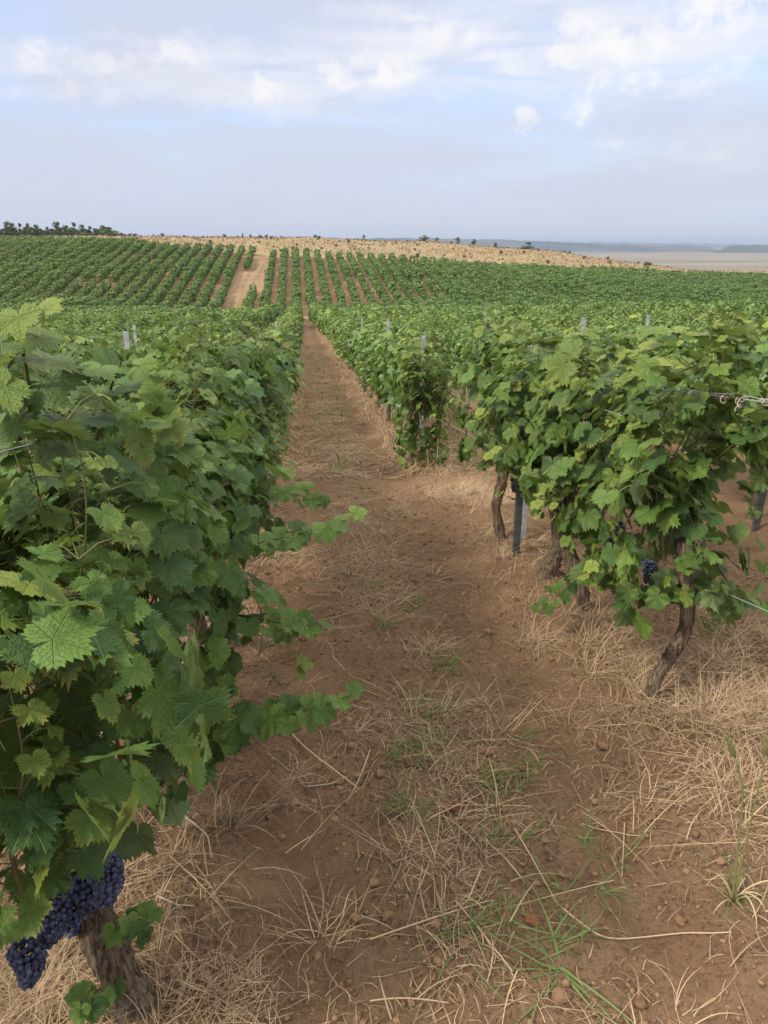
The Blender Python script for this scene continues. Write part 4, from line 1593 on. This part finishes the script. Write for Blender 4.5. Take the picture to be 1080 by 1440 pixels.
# ------------------------------------------------------------------ single things lying or growing on the soil
def ground_stick(pix, r0, r1, label, tone, group=None, name='dry_stalk', fork=None, lift=.006):
    r0, r1 = r0 * .72, r1 * .72
    P = np.array([at_ground(*q_) for q_ in pix])
    t = np.linspace(0, 1, len(P))
    tt = np.linspace(0, 1, 22)
    B_ = np.stack([np.interp(tt, t, P[:, c_]) for c_ in range(3)], 1)
    for _ in range(3):
        B_[1:-1] = (B_[:-2] + 2 * B_[1:-1] + B_[2:]) / 4
    ge = ground(B_[:, 0], B_[:, 1])
    fit = np.polyval(np.polyfit(tt, ge, 2), tt)
    B_[:, 2] = fit + .5 * max(0.0, float((ge - fit).max())) + r0 + lift * .5
    parts_ = []
    p_, f_, u_ = tube(B_, np.linspace(r0, r1, 22), 7)
    parts_.append((p_, f_, u_, const_col(len(p_), (tone, 0, 0, 1)), 0))
    for fr, dx, dy, ln in (fork or []):
        b_ = B_[int(fr * 21)]
        e = b_ + np.array([dx, dy, .02]) * 1.0
        p_, f_, u_ = tube(np.linspace(b_, e, 6) + np.array([0, 0, .01]) * np.sin(np.linspace(0, 3.14, 6))[:, None], np.linspace(r1 * 1.2, r1 * .6, 6), 5)
        parts_.append((p_, f_, u_, const_col(len(p_), (tone * .9, 0, 0, 1)), 0))
    V_, F_, U_, C_, M_ = join(parts_)
    o_ = mesh(name, V_, F_, M['twig'] if tone < .75 else M['straw'], None, U_, C_)
    return thing(o_, label, 'stick' if name == 'dead_twig' else 'dry stalk', group)


ground_stick([(402, 1034), (425, 1052), (450, 1078), (480, 1104), (505, 1116)], .0052, .0030, 'long pale straw stalk lying on bare soil below the lowest left shoot', .95, lift=.02)
ground_stick([(250, 1148), (275, 1165), (293, 1182), (299, 1220)], .0046, .0022, 'thin bleached twig bent downward on the soil beside the left vine', .70, name='dead_twig', fork=[(.5, -.05, .03, 1)], lift=.02)
ground_stick([(222, 1268), (250, 1275), (275, 1285)], .0040, .0022, 'short grey twig beside the sprout on the front left trunk', .6, name='dead_twig', fork=[(.4, .0, -.06, 1), (.6, -.03, -.07, 1)])
ground_stick([(245, 1318), (270, 1345), (290, 1362), (312, 1372)], .0036, .0018, 'short reddish forked stem on the soil at the lower left', .8, fork=[(.5, .02, -.06, 1), (.55, .07, .01, 1)])
ground_stick([(430, 1115), (465, 1108), (492, 1096)], .0040, .0025, 'short dark stick lying across the soil left of the straw strip', .35, name='dead_twig')
ground_stick([(640, 1270), (680, 1320), (720, 1375)], .0040, .0025, 'straight pale straw stalk pointing down the middle of the straw strip', .95, lift=.02)
ground_stick([(790, 1290), (850, 1330), (960, 1325), (1026, 1325)], .0036, .0028, 'bright straw stalk at the lower right of the path', .95, lift=.012)
ground_stick([(520, 1330), (560, 1318), (620, 1300), (690, 1272)], .0036, .0026, 'long straw stalk slanting up to the right in the lower middle', .95, lift=.02)
ground_stick([(520, 1416), (570, 1412), (632, 1419)], .0036, .0026, 'straw stalk lying level near the bottom edge', .95, lift=.012)
ground_stick([(818, 1165), (870, 1176), (905, 1182)], .0032, .0022, 'thin straw stalk on the bare right wheel track', .85)
ground_stick([(878, 1160), (876, 1200), (874, 1236)], .0032, .0022, 'upright-lying straw stalk crossing the bare right wheel track', .85)


def weed_skeleton(px, py, h, label, seed, n_=9):
    """A dead branching weed."""
    rg = np.random.default_rng(seed)
    g_ = at_ground(px, py)
    pr_ = []
    for k_ in range(n_):
        a_ = rg.uniform(0, 6.28)
        o_ = rg.uniform(.15, .9)
        e = np.array([math.cos(a_) * o_ * h, math.sin(a_) * o_ * h, h * rg.uniform(.45, 1)])
        B_ = bez(np.zeros(3) - [0, 0, .02], np.array([0, 0, h * .3]), e * .6 + [0, 0, h * .1], e, 10)
        p_, f_, u_ = tube(B_, np.linspace(.0022, .0010, 10), 4)
        pr_.append((p_, f_, u_, const_col(len(p_), (rg.uniform(.4, .9), 0, 0, 1)), 0))
        for j_ in range(5):
            b_ = B_[rg.integers(4, 10)]
            e2 = b_ + rg.normal(0, .28 * h, 3) * [1, 1, .7] + [0, 0, .06 * h]
            e2[2] = max(e2[2], .01)
            p_, f_, u_ = tube(np.linspace(b_, e2, 5), np.linspace(.0013, .0007, 5), 3)
            pr_.append((p_, f_, u_, const_col(len(p_), (rg.uniform(.5, 1), 0, 0, 1)), 0))
    V_, F_, U_, C_, M_ = join(pr_)
    o_ = mesh('dead_weed', V_, F_, M['straw'], None, U_, C_)
    o_.location = tuple(g_)
    return thing(o_, label, 'weed')


weed_skeleton(395, 1140, .20, 'dead branching tan weed standing on bare soil below the left vine', 5, 10)
weed_skeleton(985, 1040, .22, 'dead wiry golden weed behind the seeding grass at right', 6, 16)
weed_skeleton(1050, 1030, .24, 'tall wiry dead weed at the right edge near the bent trunk', 7, 18)
weed_skeleton(930, 1015, .16, 'small wiry dead weed at the foot of the bent trunk', 8, 12)
weed_skeleton(320, 1410, .14, 'star-shaped dead weed at the bottom edge beside the thick trunk', 9, 16)
weed_skeleton(330, 1160, .07, 'low dark tangled weed on the soil below the left vine', 10, 22)

# seeding grass plant at the right edge
g = at_ground(1030, 1270)
r0 = thing(empty('seeding_grass', g), 'tall grass plant with two green seed heads and curled dry leaves at right', 'grass plant')
for nm, pix, hd in (('stem', [(1030, 1270), (1038, 1190), (1046, 1110), (1034, 1065)], True), ('stem', [(1030, 1270), (1050, 1180), (1066, 1110), (1078, 1062)], True)):
    P = np.array([at_y(a_, b_, g[1] - .02 * k2) for k2, (a_, b_) in enumerate(pix)]) - g
    P[0] = [0, 0, -.01]
    tt = np.linspace(0, 1, 14)
    B_ = np.stack([np.interp(tt, np.linspace(0, 1, 4), P[:, c_]) for c_ in range(3)], 1)
    B_[1:-1] = (B_[:-2] + 2 * B_[1:-1] + B_[2:]) / 4
    p, f, u = tube(B_, np.linspace(.0034, .0020, 14), 6)
    mesh('stem', p, f, M['blade'], r0, u, const_col(len(p), (1.0, .30, 0, 1)))
    hp = np.linspace(B_[-1], B_[-1] + (B_[-1] - B_[-3]) / np.linalg.norm(B_[-1] - B_[-3]) * .07 + [-.008, 0, 0], 8)
    hv, hf, hu = tube(hp, np.array([.002, .0055, .0065, .0065, .006, .005, .0035, .001]), 9, .25, np.random.default_rng(3))
    pr = [(hv, hf, hu, const_col(len(hv), (1.6, .25, 0, 1)), 0)]
    for k_ in range(70):
        b_ = hp[rng.integers(0, 8)]
        e = b_ + rng.normal(0, .010, 3) + (hp[-1] - hp[0]) * .28
        p, f, u = tube(np.stack([b_, (b_ + e) / 2, e]), [.0006, .0005, .0003], 3)
        pr.append((p, f, u, const_col(len(p), (1, .4, 0, 1)), 0))
    V_, F_, U_, C_, M_ = join(pr)
    mesh('seed_head', V_, F_, M['blade'], r0, U_, C_)
for k_ in range(13):
    a_ = rng.uniform(0, 6.28)
    L_ = rng.uniform(.08, .26)
    t = np.linspace(0, 1, 9)
    curl = rng.uniform(1.0, 3.2)
    d_ = np.array([math.cos(a_), math.sin(a_)])
    ang = rng.uniform(1.0, 1.5) - curl * t ** rng.uniform(.8, 2)
    rr_ = np.cumsum(np.cos(ang)) * L_ / 9
    zz = np.maximum(np.cumsum(np.sin(ang)) * L_ / 9, .004)
    B_ = np.stack([d_[0] * rr_, d_[1] * rr_, zz], 1)
    wv = np.array([-d_[1], d_[0], .2])
    wd = (.0026 * (1 - .8 * t ** 2))[:, None]
    V_ = np.stack([B_ - wv * wd, B_ + wv * wd], 1).reshape(-1, 3)
    s_ = np.arange(8)
    F_ = np.stack([s_ * 2, s_ * 2 + 1, s_ * 2 + 3, s_ * 2 + 2], 1)
    mesh('grass_leaf', V_, F_, M['straw'], r0, None, const_col(len(V_), (rng.uniform(.7, 1), .6 if k_ % 5 == 0 else 0, 0, 1)))

# a few fallen red-brown vine leaves
for (px, py, s, lab) in ((636, 1141, .030, 'curled red-brown fallen leaf on the straw in mid path'), (578, 1080, .024, 'small dark red fallen leaf beside green grass in mid path'),
                         (748, 1302, .026, 'dark brown curled leaf lying in the straw at lower middle'), (726, 852, .022, 'reddish fallen leaf on the soil near the low right shoot'), (912, 845, .03, 'withered red leaf hanging low on the front right vine')):
    rg = np.random.default_rng(px)
    tv, tf, tu = LEAF['hi'][px % 8]
    v = tv * s
    v[:, 2] = v[:, 2] * 1.6 + .9 * (v[:, 0] ** 2 + v[:, 1] ** 2) / s * .6
    a_ = rg.uniform(0, 6.28)
    v = np.stack([v[:, 0] * math.cos(a_) - v[:, 1] * math.sin(a_), v[:, 0] * math.sin(a_) + v[:, 1] * math.cos(a_), v[:, 2]], 1)
    if 'hanging' in lab:
        continue
    g = at_ground(px, py)
    o = mesh('fallen_leaf', v, tf, M['dead_leaf'], None, tu, const_col(len(v), (rg.uniform(.3, 1), 0, 0, 1)))
    o.location = (g[0], g[1], gz(g[0], g[1]) + .008)
    thing(o, lab, 'leaf')
for (px, py, s, lab) in ((652, 1330, .016, 'round brown clod near the bottom of the straw strip'), (788, 1408, .024, 'biggest brown clod at the bottom edge'), (850, 1052, .020, 'brown clod on the right wheel track above the straw'),
                         (690, 1062, .018, 'brown clod at the edge of the green grass in mid path'), (665, 1085, .020, 'rounded clod in the middle of the straw strip'), (955, 1300, .016, 'small clod near the seeding grass')):
    rg = np.random.default_rng(px)
    tv, tf = subdivide(*BALL)
    g = at_ground(px, py)
    v = tv * (1 + .55 * fbm(tv[:, 0] * 1.9 + px, tv[:, 1] * 1.9 + tv[:, 2] * 1.7, 3, 4)[:, None]) * s * [1.15, 1, .75]
    o = mesh('soil_clod', v, tf, M['clod'], None, None, const_col(len(v), (.45, 0, 0, 1)))
    o.location = (g[0], g[1], gz(g[0], g[1]) + s * .3)
    thing(o, lab, 'clod')


# ------------------------------------------------------------------ ridge scrub, far trees, plain, hills
def leafy_blob(seed, n_, lobes, leaf, green=.2):
    """A crown of small leaf faces in uneven clumps: lobes = (centre, radius xyz)."""
    rg = np.random.default_rng(seed)
    per = n_ // len(lobes)
    P = []
    for c_, r_ in lobes:
        d = unit(rg.normal(0, 1, (per, 3)))
        P.append(np.array(c_) + d * np.array(r_) * (rg.uniform(.35, 1.08, per) ** .5)[:, None])
    P = np.concatenate(P)
    k_ = len(P)
    N = rg.normal(0, 1, (k_, 3)) + [0, 0, .5]
    T = rg.normal(0, 1, (k_, 3))
    tint = np.stack([rg.random(k_), np.clip(rg.normal(green, .1, k_), 0, 1), rg.random(k_), np.ones(k_)], 1)
    return join(scatter('low', P, N, T, leaf * rg.uniform(.6, 1.3, k_), tint, rg))


def tree_kind(seed, h, w, bare=0.25, n_=520, green=.1, mat_='tree_leaf'):
    rg = np.random.default_rng(seed)
    r0 = empty('tree', (0, 0, 0))
    lob = []
    for k_ in range(7):
        f = rg.uniform(0, 1)
        a_ = rg.uniform(0, 6.28)
        z = h * (bare + (1 - bare) * (.18 + .72 * f))
        rr_ = w * .5 * (1 - .65 * abs(f - .35)) * rg.uniform(.2, .7)
        s_ = w * rg.uniform(.16, .30)
        lob.append(((math.cos(a_) * rr_, math.sin(a_) * rr_, z), (s_, s_, s_ * rg.uniform(.6, 1.0))))
    lob.append(((0, 0, h * .9), (w * .16, w * .16, h * .09)))
    V_, F_, U_, C_, M_ = leafy_blob(seed, n_, lob, w * .055, green)
    mesh('crown', V_, F_, M[mat_], r0, U_, C_)
    pr = []
    B_ = bez(np.array([0, 0, -.4]), np.array([.02 * h, 0, h * .3]), np.array([-.02 * h, .01 * h, h * .55]), np.array([0, 0, h * .88]), 10)
    p_, f_, u_ = tube(B_, np.linspace(.028 * h, .006 * h, 10), 7)
    pr.append((p_, f_, u_, const_col(len(p_), (0, 0, 0, 1)), 0))
    for c_, r_ in lob:
        b_ = B_[min(9, int(np.clip((c_[2] / h - .12) / .88, .1, .9) * 9))]
        p_, f_, u_ = tube(bez(b_, b_ + [0, 0, .05 * h], np.array(c_) - [0, 0, .05 * h], np.array(c_), 6), np.linspace(.010 * h, .003 * h, 6), 5)
        pr.append((p_, f_, u_, const_col(len(p_), (0, 0, 0, 1)), 0))
    V_, F_, U_, C_, M_ = join(pr)
    mesh('trunk', V_, F_, M['tree_bark'], r0, U_, C_)
    return r0


def dup(root, loc, rz, sc):
    c_ = root.copy()
    C.objects.link(c_)
    c_.location = loc
    c_.rotation_euler = (0, 0, rz)
    c_.scale = sc
    for ch in list(root.children):
        d_ = ch.copy()
        C.objects.link(d_)
        d_.parent = c_
    return c_


TK = [tree_kind(500 + s, 6.0, (5.0, 4.0, 3.2, 5.6)[s], (.02, .30, .38, .02)[s], 620, (.05, .08, .04, .10)[s]) for s in range(4)]
first = [True] * 4
rg = np.random.default_rng(9)
# (pixel x, pixel y of the top, distance, kind)
trees = []
for px in np.arange(-60, 118, 2.6):
    trees.append((px + rg.uniform(-2, 2), 322 + rg.uniform(-4, 4) + max(0, (px - 90) * .06), rg.uniform(285, 330), int(rg.choice([0, 3, 0, 1]))))
for px, py in ((9, 312), (16, 314), (27, 313), (38, 313), (50, 316), (66, 318), (79, 312), (92, 317), (103, 312), (115, 316), (126, 317), (144, 317), (-14, 312), (-30, 315)):
    trees.append((px, py, rg.uniform(290, 318), int(rg.choice([1, 2]))))
for px, py in ((123, 322), (134, 321), (146, 318), (152, 319), (161, 324), (170, 327), (176, 329), (183, 328), (190, 328), (197, 331)):
    trees.append((px, py, rg.uniform(275, 290), int(rg.choice([0, 3]))))
tnames = ['tall thin-crowned tree in the distant grove at left', 'rounded dark tree in the distant grove at left']
for n_, (px, py, Y, kd) in enumerate(trees):
    t_ = at_y(px, py, Y)
    z0 = gz(t_[0], Y)
    h = max(1.2, t_[2] - z0)
    sz = h / 6.0
    wsc = sz * (rg.uniform(1.3, 1.9) if kd in (0, 3) else rg.uniform(.7, .95))
    loc = (t_[0], Y, z0 - .1)
    if first[kd]:
        r0 = TK[kd]
        first[kd] = False
        r0.location, r0.scale = loc, (wsc, wsc, sz)
    else:
        r0 = dup(TK[kd], loc, rg.uniform(0, 6.28), (wsc, wsc, sz))
    right_end = px > 120
    if kd in (1, 2):
        lab, grp = 'tall thin-crowned tree rising above the distant grove at far left', 'tall trees of the far-left grove'
    elif right_end:
        lab, grp = 'low rounded tree at the thinning right end of the distant grove', 'low trees at the right end of the grove'
    else:
        lab, grp = 'dark bushy tree in the hazy distant grove at far left', 'bushy trees of the far-left grove'
    thing(r0, lab, 'tree', grp)

# the greener bush before the grove
b0 = tree_kind(530, 3.0, 4.2, .02, 600, .55)
t_ = at_y(150, 322, 240)
z0 = gz(t_[0], 240)
b0.name = 'bush'
b0.location, b0.scale = (t_[0], 240, z0 - .1), (1.3, 1.0, max(.5, (t_[2] - z0) / 3))
thing(b0, 'bright green bush in front of the right end of the distant grove', 'bush')

# green shrubs on the ridge
for n_, (px, py, wpx, Y, gr_, lab) in enumerate(((597, 331, 18, 198, .22, 'low wide green shrub on the ridge crest above the middle of the vineyard'),
                                                  (615, 334, 8, 198, .12, 'small dark shrub just right of the wide one on the ridge crest'),
                                                  (644, 334, 11, 199, .15, 'upright dark shrub on the ridge crest'),
                                                  (667, 336, 12, 199, .35, 'bright green round shrub on the ridge crest'),
                                                  (697, 341, 8, 200, .3, 'small green shrub on the falling ridge crest'),
                                                  (743, 341, 26, 199, .03, 'largest dark leaning shrub on the falling ridge crest'),
                                                  (512, 331, 6, 200, .1, 'small upright shrub on the skyline above the vine rows'),
                                                  (940, 376, 8, 190, .0, 'dark shrub on the low end of the dry ridge at right'),
                                                  (341, 328, 5, 199, .1, 'tiny upright tree on the skyline above the cart track'))):
    t_ = at_y(px, py, Y)
    z0 = gz(t_[0], Y)
    h = max(.6, t_[2] - z0 + .1)
    w_ = wpx / 1080 * Y
    r0 = tree_kind(540 + n_, 3.0, 3.0, .03, 360, gr_)
    r0.name = 'shrub'
    r0.location, r0.scale = (t_[0], Y, z0 - .08), (w_ / 3.0, w_ / 3.0, h / 3.0)
    thing(r0, lab, 'shrub', 'shrubs on the ridge')

# brown weeds dotted over the dry hillside
wk = []
for s in range(3):
    rg2 = np.random.default_rng(600 + s)
    lob = [((rg2.uniform(-.3, .3), rg2.uniform(-.3, .3), rg2.uniform(.25, .75)), (.28, .28, .26)) for _ in range(5)]
    V_, F_, U_, C_, M_ = leafy_blob(610 + s, 170, lob, .11, .1)
    wk.append((V_, F_, U_, C_))
src = [None] * 3
n_done = 0
while n_done < 170:
    px = rg.uniform(170, 1075)
    Y = rg.uniform(158, 206)
    f = rg.random()
    ytop, ybot = np.interp(px, *CREST), np.interp(px, *EDGE)
    v = at_y(px, ytop + (ybot - ytop) * f, Y)
    x = v[0]
    if Y < edge_y(x) + 2:
        continue
    s = int(rg.integers(0, 3))
    if src[s] is None:
        V_, F_, U_, C_ = wk[s]
        o = src[s] = mesh('dry_bush', V_, F_, M['dry_bush'] if s else M['tree_leaf'], None, U_, C_)
    else:
        o = src[s].copy()
        C.objects.link(o)
    hh = rg.uniform(.3, .5) + .7 * rg.random() ** 3
    o.location = (x, Y, gz(x, Y) - .1)
    o.rotation_euler = (0, 0, rg.uniform(0, 6.28))
    o.scale = (hh * rg.uniform(.6, 1.1), hh * rg.uniform(.6, 1.1), hh)
    thing(o, ('small dark green bush dotting the dry ridge above the vineyard' if s == 0 else 'small brown weed clump dotting the dry ridge above the vineyard'), 'bush',
          'dark bushes dotting the dry ridge' if s == 0 else 'brown weed clumps dotting the dry ridge')
    n_done += 1

# pale tufts that roughen the dry ridge
k_ = 16000
x = rg.uniform(-120, 150, k_)
y = edge_y(x) + rg.uniform(.5, 58, k_)
ok = in_frame(x, y, base_z(x, y), 60)
x, y = x[ok], y[ok]
P = np.stack([x, y, ground(x, y) - .02], 1)
k_ = len(P)
v = ribbons(P, rng.uniform(0, 6.28, k_), rng.uniform(.2, .55, k_), rng.uniform(.10, .30, k_), np.zeros(k_), np.zeros(k_), np.zeros(k_), tints(k_, -.05, .45), 3, (rng.uniform(.7, 1, k_), rng.uniform(0, .2, k_)), .3)
o = mesh('ridge_grass', v[0], v[1], M['straw'], col=v[3])
o['kind'] = 'stuff'
thing(o, 'dry golden grass covering the ridge beyond the vineyard', 'dry grass')


def ridge(name, pxs, tops, D, depth, mat_, kind, bumps=0.0, seed=0, foot=None):
    """A long low hill (or belt of woods) across the far plain, with a front and a back slope."""
    n_ = 220
    pp = np.linspace(pxs[0], pxs[-1], n_)
    yy = np.interp(pp, pxs, tops)
    foot_z = -49.0 if foot is None else foot
    V_ = []
    for k2 in range(n_):
        t_ = at_y(pp[k2], yy[k2], D)
        z = t_[2] + bumps * float(fbm(np.array([k2 * .35]), np.array([seed * 1.0]), seed, 4)[0])
        taper = min(1, k2 / 18, (n_ - 1 - k2) / 18)
        z = foot_z + (z - foot_z) * taper
        f_ = ray(pp[k2], 345)
        f_ = np.array([f_[0] / f_[1], 1, 0])
        for dz, dd in ((0, -depth), (.55, -depth * .45), (1, 0), (.6, depth * .5), (0, depth)):
            V_.append(np.array([t_[0], D, 0]) + f_ * dd + np.array([0, 0, foot_z + (z - foot_z) * dz]))
    a_ = (np.arange(n_ - 1)[:, None] * 5 + np.arange(4)[None, :]).ravel()
    F_ = np.stack([a_, a_ + 5, a_ + 6, a_ + 1], 1)
    o_ = mesh(name, np.array(V_), F_, mat_)
    o_['kind'] = kind
    return o_


m, nt = new_mat('far_hill'); q = NT(nt)
geo = q.node('ShaderNodeNewGeometry')
n_ = q.noise(.0025, 5, .6, q.scale(geo.outputs['Position'], (1, .5, 4)))
c = q.mix(q.mapr(n_, .42, .6, 0, 1), (.025, .034, .028), (.07, .072, .055))
q.bsdf(c, .95, .05); M['far_hill'] = m
m, nt = new_mat('far_wood'); q = NT(nt)
geo = q.node('ShaderNodeNewGeometry')
n_ = q.noise(.02, 4, .6, geo.outputs['Position'])
q.bsdf(q.mix(n_, (.018, .03, .018), (.05, .065, .035)), .95, .05); M['far_wood'] = m
ridge('hills', [300, 470, 560, 640, 720, 800, 860, 960, 1040], [340, 335.5, 335, 335.5, 337.5, 341, 344, 346, 350], 5200, 700, M['far_hill'], 'structure', 8, 2)
ridge('hills', [560, 700, 760, 900, 1000, 1060, 1120], [342, 340, 340, 341, 342.5, 343.5, 345], 9000, 900, M['far_hill'], 'structure', 12, 5)
o = ridge('far_woods', [1000, 1030, 1060, 1120, 1300], [348, 346, 345, 344.5, 345], 4200, 120, M['far_wood'], 'stuff', 7, 8)
thing(o, 'dark belt of woods on the hazy plain at the right edge', 'woods')
o = ridge('far_woods', [880, 930, 980, 1010], [347.5, 346.5, 346.5, 348], 5600, 120, M['far_wood'], 'stuff', 6, 11)
thing(o, 'thin dark line of woods in the middle of the hazy plain', 'woods')

# ------------------------------------------------------------------ haze over the far plain
m, nt = new_mat('haze'); q = NT(nt)
pv = q.node('ShaderNodeVolumePrincipled')
pv.inputs['Color'].default_value = (.44, .53, .72, 1)
pv.inputs['Density'].default_value = 1.35e-4
pv.inputs['Anisotropy'].default_value = 0.0
oo = q.node('ShaderNodeOutputMaterial')
q.l.new(pv.outputs[0], oo.inputs['Volume'])
hx, z0, z1 = 18600, -52.0, 60.0
V_ = np.array([(x, y, z) for z in (z0, z1) for x, y in ((-hx, -400), (hx, -400), (hx, hx), (-hx, hx))])
F_ = np.array([(0, 3, 2, 1), (4, 5, 6, 7), (0, 1, 5, 4), (1, 2, 6, 5), (2, 3, 7, 6), (3, 0, 4, 7)])
o = mesh('haze', V_, F_, m, smooth=False)
o['kind'] = 'stuff'
thing(o, 'pale blue haze hanging over the far plain and hills', 'haze')
print('objects', len(bpy.data.objects))
